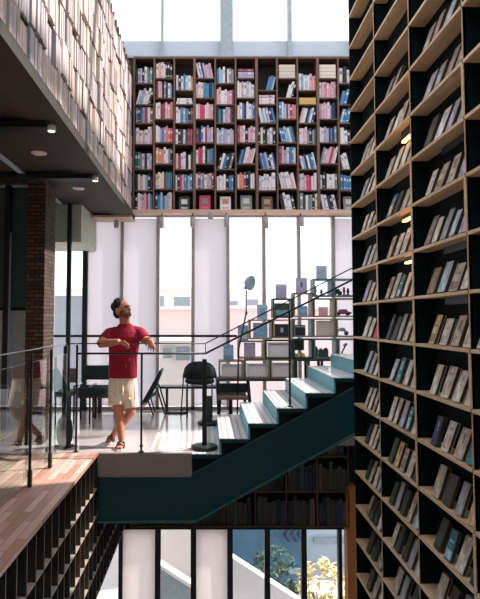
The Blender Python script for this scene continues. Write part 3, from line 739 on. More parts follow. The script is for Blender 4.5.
# chair seen from the side, right of the man
c = atZ(155, 413, 0); Y0 = c.y
ch = empty('slim_chair', (c.x, Y0, 0), 'slim black chair in profile with a reclined back, right of the man', 'chair')
def q(px, py, y): return atY(px, py, y)
a0, a1 = q(161.5, 369, Y0), q(144, 400, Y0)
n_ = (a1 - a0).normalized(); up_ = Vector((n_.z, 0, -n_.x))
if up_.z < 0: up_ = -up_
pr = []
for s_ in (0, .15, .4, .7, 1.0):
    p = a0.lerp(a1, s_); th = (.012, .03, .042, .042, .03)[int((0, .15, .4, .7, 1.0).index(s_))]; pr.append((p, th))
poly = [((p + up_ * .008).x, (p + up_ * .008).z) for p, t in pr] + [((p - up_ * t * 1.4).x, (p - up_ * t * 1.4).z) for p, t in reversed(pr)]
MB().prism(poly, 'Y', Y0 - .21, Y0 + .21).build('backrest', M['darkfab'], ch)
s1, s2 = q(143, 402, Y0), q(157, 391, Y0)
MB().prism([(s1.x - .015, s1.z), (s2.x, s2.z), (s2.x + .01, s2.z - .02), (s1.x, s1.z - .035)], 'Y', Y0 - .2, Y0 + .2).build('seat_shell', M['seatgrey'], ch)
for dy in (-.2, .2):
    f = q(166, 418.5, Y0); b = q(154, 412, Y0)
    legs(ch, [(q(158, 386, Y0) + Vector((0, dy, 0)), Vector((f.x, Y0 + dy, 0.0)))], .013)
    legs(ch, [(q(149, 398, Y0) + Vector((0, dy, 0)), Vector((b.x, Y0 + dy * .8, 0.0)))], .011)
    MB().tube([q(143, 401, Y0) + Vector((0, dy, 0)), q(145, 404.5, Y0) + Vector((0, dy, 0)), q(149, 400, Y0) + Vector((0, dy, 0)), q(154, 387, Y0) + Vector((0, dy, 0)), q(158, 386, Y0) + Vector((0, dy, 0))], .009).build('frame', M['black'], ch, True)
# curved-back chair seen from behind
Y1 = 8.75
ch = empty('curved_chair', (q(200, 413, Y1).x, Y1, 0), 'black chair with a wide rounded back, seen from behind by the window', 'chair')
cxx = q(199.5, 378, Y1).x; zt_ = q(199, 362, Y1).z; zb_ = q(199, 380, Y1).z
mb = MB(); n = 16; out = []; inn = []
for layer in (0, .035):
    for i in range(n + 1):
        t = -1 + 2 * i / n; x = cxx + .28 * t; y = Y1 + .05 + .30 * (t * t) + layer * (1 - .0 * t)
        top = zb_ + (zt_ - zb_) * math.sqrt(max(0, 1 - (abs(t) ** 2.6))) * .98 + .01
        mb.v += [Vector((x, y, zb_ + .0)), Vector((x, y, max(top, zb_ + .02)))]
N = 2 * (n + 1)
for i in range(n):
    a = 2 * i; mb.f += [(a, a + 2, a + 3, a + 1), (N + a, N + a + 1, N + a + 3, N + a + 2), (a + 1, a + 3, N + a + 3, N + a + 1), (a, N + a, N + a + 2, a + 2)]; mb.mi += [0] * 4
mb.build('backrest', M['darkfab'], ch, True)
MB().lathe((cxx, Y1 + .25, zb_ - .08), [(.2, 0), (.235, .02), (.235, .06), (.21, .08)]).build('seat', M['darkfab'], ch, True)
for sx in (-1, 1):
    legs(ch, [((cxx + sx * .26, Y1 + .3, zb_ + .03), (cxx + sx * .29, Y1 + .05, 0)), ((cxx + sx * .2, Y1 + .35, zb_ - .04), (cxx + sx * .19, Y1 - .05, 0))], .011)
# low bench with metal loop legs by the window
Y2 = 9.2; za, zb2 = q(180, 386.5, Y2).z, q(180, 409, Y2).z; xa, xb = q(160.5, 387, Y2).x, q(222, 387, Y2).x
bn = empty('low_table', ((xa + xb) / 2, Y2, 0), 'long low black table with loop legs below the window blind', 'table')
MB().cbox(xa, xb, Y2 - .15, Y2 + .15, za - .02, za + .015, .004).build('table_top', M['black'], bn)
for x in (q(167, 400, Y2).x, q(187, 400, Y2).x):
    MB().box(x - .012, x + .012, Y2 - .13, Y2 - .105, 0, za - .02).box(x - .012, x + .012, Y2 + .105, Y2 + .13, 0, za - .02).build('leg', M['black'], bn)
MB().box(q(167, 400, Y2).x, q(187, 400, Y2).x, Y2 - .13, Y2 - .105, 0, .025).build('floor_bar', M['black'], bn)
# stanchions
def stanchion(px, py_base, y, top_py, halfw, br, lb):
    p = q(px, py_base, y); e = empty('stanchion', (p.x, y, 0), lb, 'post', 'black posts on round bases')
    zt = q(px, top_py, y).z
    MB().cbox(p.x - halfw, p.x + halfw, y - halfw, y + halfw, .03, zt, .006).build('post', M['black2'], e)
    MB().lathe((p.x, y, 0), [(br, 0), (br, .035), (br - .01, .045), (.04, .05)]).build('base', M['black2'], e, True)
stanchion(204.5, 446, 6.62, 359, .028, .155, 'thick black post on a round base at the platform corner')
stanchion(208.5, 420, 8.15, 396, .05, .155, 'short black bollard on a round base behind the corner post')
# black desk/chair group left of the man
ya = 8.6
e = empty('armchair', (q(92, 400, ya).x, ya, 0), 'black armchair with a broad back and pale armrest behind the man', 'chair')
A = lambda px, py: q(px, py, ya)
MB().cbox(A(82, 370).x, A(111, 370).x, ya + .02, ya + .08, A(0, 380).z, A(0, 365.5).z, .02).build('backrest', M['darkfab'], e, True)
MB().cbox(A(83, 370).x, A(110, 370).x, ya - .42, ya + .04, A(0, 391).z, A(0, 385).z, .015).build('seat', M['darkfab'], e, True)
for px in (80.5, 95.5):
    x = A(px, 380).x
    MB().cbox(x - .02, x + .02, ya - .42, ya + .05, A(0, 383).z - .015, A(0, 383).z, .004).build('armrest', M['chrome'], e)
    for y in (ya - .4, ya + .03): legs(e, [((x, y, A(0, 383).z - .015), (x, y, 0))], .014)
for y in (ya - .4,): MB().box(A(80.5, 0).x, A(95.5, 0).x, y - .01, y + .01, A(0, 407).z, A(0, 407).z + .02).build('stretcher', M['black'], e)
yt = 8.95; T = lambda px, py: q(px, py, yt)
e = empty('wooden_table', (T(100, 400).x, yt, 0), 'brown wooden table with square legs behind the man', 'table')
MB().cbox(T(84, 0).x, T(124, 0).x, yt - .25, yt + .3, T(0, 396).z, T(0, 391).z, .005).build('table_top', M['tablew'], e)
for px in (101.5, 121.5):
    for y in (yt - .2, yt + .22): MB().box(T(px - 2, 0).x, T(px + 2, 0).x, y - .03, y + .03, 0, T(0, 396).z).build('leg', M['tablew'], e)
# another dark chair behind the glass
yc = 8.2; K = lambda px, py: q(px, py, yc)
e = empty('side_chair', (K(68, 400).x, yc, 0), 'dark side chair half hidden behind the black railing post', 'chair')
MB().cbox(K(63, 0).x, K(77, 0).x, yc + .3, yc + .34, K(0, 385).z, K(0, 370).z, .01).build('backrest', M['tablew'], e)
MB().cbox(K(62, 0).x, K(78, 0).x, yc - .1, yc + .32, K(0, 396).z, K(0, 391).z, .01).build('seat', M['seatgrey'], e)
for x in (K(63, 0).x, K(77, 0).x):
    for y in (yc - .08, yc + .32): legs(e, [((x, y, K(0, 392).z if y < yc + .1 else K(0, 372).z), (x, y, 0))], .012)
# black bag leaning on a slim stand
yb = 6.75; B = lambda px, py: q(px, py, yb)
e = empty('coat_stand', (B(64.5, 440).x, yb, 0), 'slim black stand holding a dark bag, beyond the glass balustrade', 'stand')
bx = B(64.5, 440).x
MB().cbox(bx - .022, bx + .022, yb - .022, yb + .022, .02, B(0, 346).z, .004).build('pole', M['black2'], e)
MB().lathe((bx, yb, 0), [(.11, 0), (.11, .015), (.03, .03)]).build('base', M['black2'], e, True)
bg_ = MB().loft([((bx + .025, yb - .1, B(0, y_).z), (w_, 0, 0), (0, w_ * .7, 0)) for y_, w_ in ((411, .02), (415, .05), (420, .085), (430, .098), (438, .09), (444, .06), (447, .03))])
o = bg_.build('black_bag', M['darkfab'], None, True); tag(o, 'bulky black bag hanging low on the slim black stand', 'bag')
MB().tube([(bx + .0, yb - .09, B(0, 415).z), (bx, yb - .045, B(0, 400).z), (bx + .03, yb - .08, B(0, 414).z)], .006).build('strap', M['black2'], o)
# pedestal table + low dark chair near the display
yd = 8.35; D = lambda px, py: q(px, py, yd)
e = empty('pedestal_table', (D(232, 400).x, yd, 0), 'small dark table on a round pedestal foot beside the bottom step', 'table')
MB().cbox(D(217, 0).x, D(246, 0).x, yd - .15, yd + .15, D(0, 398.5).z, D(0, 396).z, .003).build('table_top', M['tablew'], e)
MB().box(D(228, 0).x, D(231.5, 0).x, yd - .025, yd + .025, .02, D(0, 398.5).z).build('column', M['black2'], e)
MB().lathe((D(230, 0).x, yd, 0), [(.16, 0), (.16, .02), (.04, .035)]).build('base', M['black2'], e, True)
yd2 = 8.75; D2 = lambda px, py: q(px, py, yd2)
e = empty('low_chair', (D2(233, 400).x, yd2, 0), 'low black chair with a straight back under the display cubes', 'chair')
MB().cbox(D2(216, 0).x, D2(245, 0).x, yd2 - .2, yd2 - .16, D2(0, 391).z, D2(0, 382).z, .008).build('backrest', M['darkfab'], e)
MB().cbox(D2(217, 0).x, D2(244, 0).x, yd2 - .2, yd2 + .2, D2(0, 393).z - .04, D2(0, 392).z, .01).build('seat', M['darkfab'], e)
for px in (220, 243):
    for y in (yd2 - .18, yd2 + .18): legs(e, [((D2(px, 0).x, y, D2(0, 393).z - .04), (D2(px + (1.5 if px > 230 else -1.5), 0).x, y, 0))], .014)
# adjustable floor lamp with a disc head
yl = 8.45; L = lambda px, py: q(px, py, yl)
e = empty('floor_lamp', (L(236, 404).x, yl, 0), 'tall floor lamp with pale blue disc head beside the display cubes', 'lamp')
MB().lathe((L(236, 0).x, yl, 0), [(.13, 0), (.13, .015), (.02, .03)]).build('base', M['black'], e, True)
j_ = L(246.2, 313)
MB().tube([(L(236, 0).x, yl, .02), L(238.5, 350), j_], .012).build('pole', M['black'], e, True)
MB().tube([j_, L(246.3, 290)], .009).ell(L(246.3, 313), (.018, .018, .03)).build('upper_arm', M['black'], e, True)
hd = L(250.5, 283); ax = Vector((.95, -.75, -.25)).normalized()
aa = ax.cross(Vector((0, 0, 1))).normalized(); bb = aa.cross(ax)
MB().loft([(hd - ax * .10, aa * .02, bb * .02), (hd - ax * .09, aa * .04, bb * .04), (hd - ax * .04, aa * .1, bb * .1), (hd + ax * .01, aa * .115, bb * .115), (hd + ax * .012, aa * .108, bb * .108), (hd - ax * .02, aa * .06, bb * .06)]).build('lamp_shade', M['lampblue'], e, True)
MB().ell(L(246, 287.5), (.03, .03, .03)).build('joint', M['black'], e, True)

# ================================================================== DISPLAY CUBES
yq = 8.55; Q = lambda px, py: q(px, py, yq)
cubes = [  # x0,x1,y0,y1, material, back, description
 (218.5, 242.5, 360.5, 378.5, 'cubewood', 'bottom row, leftmost'), (243.5, 267.5, 359.5, 378.5, 'cubewood', 'bottom row, middle'), (268.5, 290.5, 359.5, 378.5, 'cubewood', 'bottom row, beside the stair post'),
 (237, 262.5, 341, 358.8, 'cubewood', 'second row, leftmost'), (263.5, 289.5, 340, 358.8, 'cubedk', 'second row, dark one left of the stair post'), (290.5, 309.5, 338.8, 358.8, 'cubedk', 'second row, holding yellow toys'), (310.5, 333, 338.8, 358.8, 'cubebl', 'second row, holding dark green toys'), (334, 356, 338.8, 358.8, 'cubewood', 'second row, beside the tall bookcase'),
 (248, 270, 319.5, 339.3, 'cubewood', 'third row, leftmost'), (271, 290, 319.5, 338.5, 'cubewood', 'third row, holding a charcoal book'), (291, 309.3, 318.5, 337.3, 'cubebl', 'third row, holding a dark grey album'), (310, 331.5, 318.5, 337.3, 'cubewood', 'third row, holding a wide picture'), (332.5, 356, 318.5, 337.3, 'cubewood', 'third row, holding a toy motorcycle'),
 (271, 290, 298.3, 318, 'cubedk', 'fourth row, black frame with a dark green book'), (291, 309.5, 292.5, 317, 'cubewood', 'fourth row, tall one with blue picture'), (310.5, 331, 298, 317, 'cubewood', 'fourth row, holding a pink card'), (332, 356, 298, 317, 'cubewood', 'fourth row, holding a red toy car'),
 (310.5, 329, 278.5, 296.5, 'cubebl', 'top row, left one'), (330, 356, 278.5, 296.5, 'cubebl', 'top row, right one')]
for x0, x1, y0, y1, m_, ds in cubes:
    a, b = Q(x0, 0).x, Q(x1, 0).x; z1, z0 = Q(0, y0).z, Q(0, y1).z; t = .022
    e = empty('display_cube', ((a + b) / 2, yq, z0), 'open display cube, %s of the stepped stack' % ds, 'display cube', 'stacked display cubes behind the stairs')
    for nm, bx4 in (('side_panel', (a, a + t, z0, z1)), ('side_panel', (b - t, b, z0, z1)), ('top_panel', (a + t, b - t, z1 - t, z1)), ('bottom_panel', (a + t, b - t, z0, z0 + t))):
        MB().box(bx4[0], bx4[1], yq, yq + .28, bx4[2], bx4[3]).build(nm, M[m_], e)
# stand carrying the cubes
za_ = Q(0, 378.8).z
e = empty('display_table', (Q(270, 0).x, yq, 0), 'long dark table carrying the bottom row of display cubes', 'table')
MB().cbox(Q(216, 0).x, Q(292, 0).x, yq - .02, yq + .32, za_ - .035, za_, .004).build('table_top', M['cubedk'], e)
for px in (218, 247, 289):
    for y in (yq + .01, yq + .28): MB().tube([(Q(px, 0).x, y, za_ - .035), (Q(px + (3 if px == 247 else 0), 0).x, y, 0)], .018, 4).build('leg', M['cubedk'], e)
zc_ = Q(0, 359.2).z
e = empty('display_bench', (Q(324, 0).x, yq, 0), 'dark bench under the right half of the display cubes', 'table')
MB().cbox(Q(291, 0).x, Q(357, 0).x, yq - .01, yq + .32, zc_ - .03, zc_ , .004).build('table_top', M['cubedk'], e)
for px in (293, 305, 318, 355):
    for y in (yq + .02, yq + .28): MB().box(Q(px - 1.2, 0).x, Q(px + 1.2, 0).x, y - .02, y + .02, 0, zc_ - .03).build('leg', M['cubedk'], e)
for z in (.12, .2): MB().box(Q(291, 0).x, Q(306, 0).x, yq, yq + .02, z, z + .02).build('rail', M['cubedk'], e)
BMP = {}
def pmat(k):
    if k not in BMP:
        c = tuple(int(v * .72 + 255 * .28) if k not in 'ke' else v for v in PAL[k])
        BMP[k] = translucent('print_' + CN[k].replace(' ', '_'), c, .4) if k in 'wivpl' else mat('print_' + CN[k].replace(' ', '_'), c, .6, var=.3, scale=14)
    return BMP[k]
def picture(x0, x1, y0, y1, ck, k2, lb, dy=.06, nm='magazine', cat='magazine', style=0):
    a, b = Q(x0, 0).x, Q(x1, 0).x; z1, z0 = Q(0, y0).z, Q(0, y1).z
    m = MB().cbox(a, b, yq + dy, yq + dy + .012, z0, z1, .002, 0); w_ = b - a; h_ = z1 - z0
    if style == 0: m.box(a + w_ * .2, b - w_ * .2, yq + dy - .002, yq + dy + .002, z0 + h_ * .3, z1 - h_ * .25, 1)
    elif style == 1: m.box(a + w_ * .4, b - w_ * .4, yq + dy - .002, yq + dy + .002, z0 + h_ * .35, z1 - h_ * .3, 1)
    elif style == 2: m.box(a + w_ * .08, b - w_ * .08, yq + dy - .002, yq + dy + .002, z0 + h_ * .1, z0 + h_ * .5, 1)
    elif style == 3: m.box(a + w_ * .1, b - w_ * .1, yq + dy - .002, yq + dy + .002, z1 - h_ * .2, z1 - h_ * .1, 1)
    tag(m.build(nm, [pmat(ck), pmat(k2)]), lb, cat, 'pictures and magazines on the display cubes')
picture(221, 240.5, 364.5, 377, 'w', 'l', 'white print in the bottom leftmost display cube', style=3)
picture(245.5, 265.5, 363.8, 377, 'w', 'g', 'white print in the bottom middle display cube', style=3)
picture(270.5, 288.5, 363, 377, 'w', 'v', 'white print in the bottom display cube beside the stair post', style=3)
picture(243, 254, 343, 357.2, 'v', 'w', 'pale lavender magazine in the second-row leftmost display cube', style=3)
picture(266, 286.5, 342.5, 357.2, 'w', 'l', 'pale grey print in the dark second-row display cube', style=3)
picture(223, 233, 345, 360.4, 'b', 'l', 'blue magazine standing on the lower left end of the cube stack', dy=.1)
picture(237, 247, 325.5, 340.8, 'b', 'w', 'blue magazine standing left of the third cube row', style=2)
picture(252, 266, 323, 337.5, 'b', 'l', 'plain blue magazine inside the third-row leftmost cube', style=3)
picture(273, 287, 324, 337, 'k', 'g', 'charcoal book with grey centre square in the third row', style=1)
picture(292.5, 303, 325, 335.8, 'k', 'g', 'dark grey album in the third row, right of the stair post', style=3)
picture(256, 266, 304.5, 319.3, 'l', 'b', 'pale blue magazine standing on top of the third cube row')
picture(273, 287.5, 303, 316.8, 'e', 't', 'dark green book in the black fourth-row cube', style=2)
picture(297, 305, 306, 315.8, 'b', 'l', 'small blue picture in the tall fourth-row cube')
picture(316, 325, 307, 315.8, 'p', 'w', 'small pink card in the fourth-row cube under the top row', style=3)
picture(313.5, 329, 320.8, 335.8, 'i', 'w', 'wide ivory picture in the third row of cubes', style=3)
picture(274, 285, 284, 298.1, 'v', 'w', 'lavender magazine standing on the black display cube', style=3)
picture(294, 305, 277.5, 292.3, 'v', 'n', 'pale magazine with a tiny dark figure on the tall fourth-row cube', style=1)
picture(314, 324.5, 265.3, 278.3, 'l', 'g', 'pale blue magazine on the very top of the display cubes')
def toycar(px, py, lb, body, L_=.2):
    p = Q(px, py); e = empty('toy_car', (p.x, yq + .12, p.z), lb, 'toy car')
    x, y, z = p.x, yq + .12, p.z
    MB().prism([(x - L_ / 2, z + .02), (x + L_ / 2, z + .02), (x + L_ / 2, z + .055), (x + L_ * .3, z + .06), (x + L_ * .18, z + .095), (x - L_ * .2, z + .095), (x - L_ * .32, z + .06), (x - L_ / 2, z + .05)], 'Y', y - .04, y + .04).build('body', BM[body], e)
    for sx in (-.3, .3):
        for sy in (-.045, .045): MB().tube([(x + L_ * sx, y + sy - .008, z + .022), (x + L_ * sx, y + sy + .008, z + .022)], .022, 12).build('wheel', M['black'], e)
toycar(345, 315.4, 'maroon toy car in the fourth-row cube beside the tall bookcase', 'm', .24)
toycar(339, 294.9, 'small dark toy car in the top right display cube', 'k', .13)
p = Q(343, 335.6); e = empty('toy_motorcycle', (p.x, yq + .12, p.z), 'pale toy motorcycle in the third-row cube beside the tall bookcase', 'toy')
for sx in (-.08, .08): MB().tube([(p.x + sx, yq + .11, p.z + .035), (p.x + sx, yq + .13, p.z + .035)], .034, 14).build('wheel', M['black'], e)
MB().tube([(p.x - .08, yq + .12, p.z + .035), (p.x - .03, yq + .12, p.z + .09), (p.x + .05, yq + .12, p.z + .1), (p.x + .08, yq + .12, p.z + .035)], .018).ell((p.x + .02, yq + .12, p.z + .09), (.05, .02, .03)).build('frame', M['lampblue'], e, True)
MB().tube([(p.x - .05, yq + .07, p.z + .13), (p.x - .05, yq + .17, p.z + .13)], .006).tube([(p.x - .08, yq + .12, p.z + .04), (p.x - .05, yq + .12, p.z + .13)], .007).build('handlebar', M['black'], e)
for i, (px, k, hh) in enumerate(((317, 'g', .13), (323, 'e', .08), (346, 'm', .12), (350, 'k', .1), (334.5, 'd', .1))):
    p = Q(px, 294.9); m = MB().lathe((p.x, yq + .12, p.z), [(.03, 0), (.03, .01), (.012, .02), (.022, hh * .5), (.026, hh * .65), (.01, hh * .75)]).ell((p.x, yq + .12, p.z + hh * .86), (.02, .02, .025))
    tag(m.build('figurine', BM[k], None, True), '%s figurine in the top row of cubes, %s of five from the left' % (CN[k], ORD[(0, 1, 3, 4, 2)[i]]), 'figurine', 'figurines in the top display cubes')
for i, (px, k) in enumerate(((296, 'y'), (300, 'y'), (304, 'o'))):
    p = Q(px, 357.4); tag(MB().cbox(p.x - .028, p.x + .028, yq + .06, yq + .12, p.z, p.z + .05, .006).lathe((p.x, yq + .09, p.z + .05), [(.018, 0), (.018, .012)]).build('toy_block', BM[k]), 'yellow toy block in the second row, %s of three from the left' % ORD[i], 'toy', 'yellow toys in a display cube')
for i, (px, hh) in enumerate(((317, .14), (322.5, .11), (327.5, .12))):
    p = Q(px, 357.4); tag(MB().cbox(p.x - .035, p.x + .035, yq + .08, yq + .16, p.z, p.z + hh, .008).lathe((p.x, yq + .12, p.z + hh), [(.03, 0), (.02, .02)]).build('toy_block', BM['e']), 'dark green toy block in the blue cube, %s of three from the left' % ORD[i], 'toy', 'dark green toys in a display cube')
tag(MB().box(Q(292, 0).x, Q(303, 0).x, yq + .2, yq + .22, Q(0, 351).z, Q(0, 340).z).build('green_card', BM['e']), 'green card behind the yellow toys in the second-row cube', 'card')
p = Q(345, 357.4); e = empty('desk_lamp', (p.x, yq + .12, p.z), 'small jointed grey lamp in the second-row cube beside the tall bookcase', 'lamp')
MB().lathe((p.x - .04, yq + .12, p.z), [(.04, 0), (.04, .012), (.01, .018)]).build('base', M['seatgrey'], e, True)
MB().tube([(p.x - .04, yq + .12, p.z + .015), (p.x + .05, yq + .12, p.z + .2)], .012).build('arm', M['seatgrey'], e, True)
MB().loft([((p.x + .05, yq + .12, p.z + .21), (.015, 0, 0), (0, .015, 0)), ((p.x + .03, yq + .12, p.z + .17), (.04, 0, 0), (0, .04, 0))]).build('lamp_shade', M['lampblue'], e, True)

# ================================================================== MAN AT THE RAILING
YM = 6.80
P = lambda px, py, dy=0: atY(px, py, YM + dy)
def remesh(mb, name, m, parent, vox=.007, sm=4):
    me = mb.mesh(name, m); ob = bpy.data.objects.new(name, me); col.objects.link(ob)
    r = ob.modifiers.new('r', 'REMESH'); r.mode = 'VOXEL'; r.voxel_size = vox; r.use_smooth_shade = True
    s = ob.modifiers.new('s', 'SMOOTH'); s.iterations = sm; s.factor = .5
    dg = bpy.context.evaluated_depsgraph_get(); dg.update()
    me2 = bpy.data.meshes.new_from_object(ob.evaluated_get(dg)); ob.modifiers.clear(); ob.data = me2
    me2.transform(Matrix.Translation(-worldloc(parent))); me2.name = name
    me2.materials.clear(); me2.materials.append(m)
    me2.polygons.foreach_set('use_smooth', [True] * len(me2.polygons))
    ob.parent = parent; return ob
man = empty('person', (P(118, 440).x, YM, 0), 'person in crimson t-shirt and cream shorts leaning on the railing, looking up', 'person')
body = MB()
V = Vector
# torso core
def ring(c, rx, ry, tilt=0): return (c, V((rx, 0, tilt)), V((0, ry, 0)))
hipc, waist, chest, shc = P(123, 384, .08), P(123, 370, .06), P(124, 345, .0), P(125, 330, -.02)
body.loft([ring(P(122.5, 392, .08), .13, .09), ring(hipc, .155, .105), ring(waist, .145, .095), ring(chest, .165, .11), ring(P(124.8, 335, -.02), .155, .09), ring(P(125, 329, -.02), .09, .07), ring(P(125, 326, -.02), .065, .06)])
nk0, nk1 = P(125.5, 328, -.02), P(124, 316, -.05)
body.loft([(nk0, V((.066, 0, 0)), V((0, .066, 0))), (nk1, V((.06, 0, .0)), V((0, .062, 0)))])
# head: turned to the viewer's right and tipped up
hc = P(122.3, 309.5, -.06)
hr = Matrix.Rotation(R(58), 3, 'Z') @ Matrix.Rotation(R(-13), 3, 'X')     # local -Y is the face direction
hr = hr @ Matrix.Scale(1.08, 3)
H = lambda x, y, z: hc + hr @ V((x, y, z))
body.ell(hc + hr @ V((0, .012, .02)), (.074, .092, .095), hr)
body.ell(H(0, -.028, -.045), (.056, .062, .068), hr)                      # jaw
body.ell(H(0, -.072, -.095), (.026, .022, .02), hr)                        # chin
body.ell(H(0, -.080, .022), (.05, .018, .014), hr)                         # brow
body.tube([H(0, -.086, .015), H(0, -.104, -.02), H(0, -.092, -.03)], [.009, .014, .012])   # nose
body.ell(H(0, -.086, -.053), (.024, .014, .012), hr)                       # mouth mound
for sx in (-1, 1):
    body.ell(H(sx * .045, -.062, -.02), (.02, .02, .02), hr); body.ell(H(sx * .078, .015, -.01), (.011, .02, .032), hr)
# arms
def limb(pts, rs): body.tube(pts, rs, 12)
S1 = P(109, 333.5, -.02); E1 = P(99.8, 344, -.22); W1 = P(119.5, 341.5, -.36); 
limb([P(116, 335, 0), S1, S1.lerp(E1, .5), E1], [.055, .055, .052, .048]); limb([E1, E1.lerp(W1, .35), W1], [.048, .05, .032])
S2 = P(140.5, 332.5, -.02); E2 = P(146.5, 341, -.14); W2 = P(150.5, 340, -.39)
limb([P(133, 335, 0), S2, S2.lerp(E2, .5), E2], [.055, .055, .052, .048]); limb([E2, E2.lerp(W2, .4), W2], [.048, .046, .032])
def hand(w, palm_end, side, spread, fdir):
    w, pe = V(w), V(palm_end); d = (pe - w).normalized(); side = V(side).normalized()
    body.loft([(w, side * .026, d.cross(side) * .02), (w.lerp(pe, .5), side * .038, d.cross(side) * .017), (pe, side * .04, d.cross(side) * .014)])
    L_ = [.07, .078, .073, .058]
    for i in range(4):
        o_ = (i - 1.5) / 1.5; b = pe + side * (o_ * .031) - d * .01; f1 = (d + side * o_ * spread).normalized(); f2 = (f1 + V(fdir) * .45).normalized()
        body.tube([b, b + f1 * L_[i] * .55, b + f1 * L_[i] * .55 + f2 * L_[i] * .5], [.0095, .009, .007], 8)
    tb = w.lerp(pe, .3) + side * .03; td = (d * .7 + side * .75).normalized()
    body.tube([tb - side * .015, tb + td * .035, tb + td * .035 + (d + side * .2).normalized() * .03], [.012, .0105, .008], 8)
hand(W1, P(125.2, 344.2, -.38), (.35, -.75, .45), .12, (.1, 0, -1.6))
hand(W2, P(151.5, 346.5, -.42), (-1, .1, 0), .28, (0, .1, -.6))
# legs
hA, kA, aA = P(116.5, 388, .06), P(118.8, 414, -.02), P(121.6, 440.5, -.10)
hB, kB, aB = P(130, 388, .08), P(131.0, 412, .0), P(112.5, 435.5, .2)
limb([hA, hA.lerp(kA, .5), kA, kA.lerp(aA, .35), aA], [.09, .076, .056, .056, .036])
limb([hB, hB.lerp(kB, .5), kB, kB.lerp(aB, .35), aB], [.09, .076, .056, .056, .036])
fa = P(121.8, 444, -.17); fa.z = .045
body.loft([(aA, V((.034, 0, 0)), V((0, .034, 0))), (V((aA.x, aA.y - .02, .05)), V((.036, 0, 0)), V((0, .05, -.01))), (V((aA.x, aA.y - .10, .042)), V((.042, 0, 0)), V((0, .012, .026))), (V((aA.x, aA.y - .19, .032)), V((.036, 0, 0)), V((0, .004, .014)))])
body.loft([(aB, V((.034, 0, 0)), V((0, .034, 0))), (V((aB.x - .012, aB.y - .0, .065)), V((.036, 0, 0)), V((0, .045, -.02))), (V((aB.x - .02, aB.y - .08, .04)), V((.04, 0, 0)), V((0, .012, .026))), (V((aB.x - .03, aB.y - .15, .03)), V((.034, 0, 0)), V((0, .004, .013)))])
remesh(body, 'body', M['skin'], man, .007, 3)
for nm, pts, mm in (('eye', [(-.03, -.078, .002), (.03, -.078, .002)], 'eye'),):
    for p in pts: MB().ell(H(*p), (.011, .008, .007), hr).build(nm, M[mm], man, True)
MB().ell(H(0, -.098, -.053), (.022, .005, .005), hr).build('mouth', M['lips'], man, True)
for sx in (-1, 1): MB().tube([H(sx * .014, -.094, .02), H(sx * .03, -.088, .026), H(sx * .046, -.074, .02)], .004, 6).build('eyebrow', M['hair'], man, True)
hm = MB().ell(H(0, .03, .042), (.086, .092, .086), hr)
rh = random.Random(4)
for _ in range(46):
    t = rh.uniform(0, 2 * math.pi); ph = rh.uniform(0, 1.9)
    v = V((math.sin(ph) * math.cos(t), math.sin(ph) * math.sin(t), math.cos(ph)))
    if v.y < -.15 and v.z < .72: continue
    if v.y < .1 and v.z < .1: continue
    c_ = H(0, .03, .04) + hr @ V((v.x * .074, v.y * .084, v.z * .078)); hm.ell(c_, (.026, .026, .026), hr, 8)
hm.ell(H(0, .085, -.03), (.06, .032, .055), hr)
remesh(hm, 'hair', M['hair'], man, .008, 2)
bd = MB().ell(H(0, -.055, -.078), (.052, .045, .032), hr)
for sx in (-1, 1): bd.ell(H(sx * .05, -.03, -.05), (.02, .04, .035), hr)
remesh(bd, 'beard', M['beard'], man, .007, 2)
# t-shirt
sh = MB()
sh.loft([ring(P(122.8, 377.6, .07), .178, .125), ring(P(123, 370, .06), .176, .122), ring(P(123.2, 358, .04), .174, .122), ring(P(124, 345, .0), .188, .13), ring(P(124.6, 337, -.02), .195, .122), ring(P(125, 331.5, -.02), .175, .105), ring(P(125.2, 327.5, -.02), .115, .085), ring(P(125.3, 323.2, -.03), .066, .068)])
m1 = S1.lerp(E1, .62); sh.tube([P(116.5, 332, 0), S1, m1], [.07, .068, .066], 12)
m2 = S2.lerp(E2, .8); sh.tube([P(133, 331, 0), S2, m2], [.07, .069, .068], 12)
for i in range(9):   # folds
    a_ = P(111 + i * 3.2, 332 + (i % 3) * 5, -.09); b_ = P(113 + i * 2.6 + (i % 2) * 5, 350 + (i % 4) * 6, -.075); sh.tube([a_, a_.lerp(b_, .5) + V((.01, -.012, 0)), b_], [.008, .014, .007], 6)
remesh(sh, 't_shirt', M['shirt'], man, .008, 3)
# shorts
so = MB()
so.loft([ring(P(122.8, 375.5, .07), .165, .118), ring(P(122.8, 383, .08), .176, .126), ring(P(122.8, 391, .07), .178, .124)])
hemA = P(116.3, 405.5, .0); hemB = P(131.5, 408, .03)
so.tube([P(116.5, 386, .07), P(116.2, 396, .03), hemA], [.098, .098, .102], 14); so.tube([P(129.5, 386, .08), P(130.5, 397, .05), hemB], [.096, .094, .093], 14)
for i in range(5):
    a_ = P(110 + i * 6, 381, -.05); b_ = P(111 + i * 6, 400, -.07); so.tube([a_, b_], [.006, .012], 6)
remesh(so, 'shorts', M['shorts'], man, .008, 3)
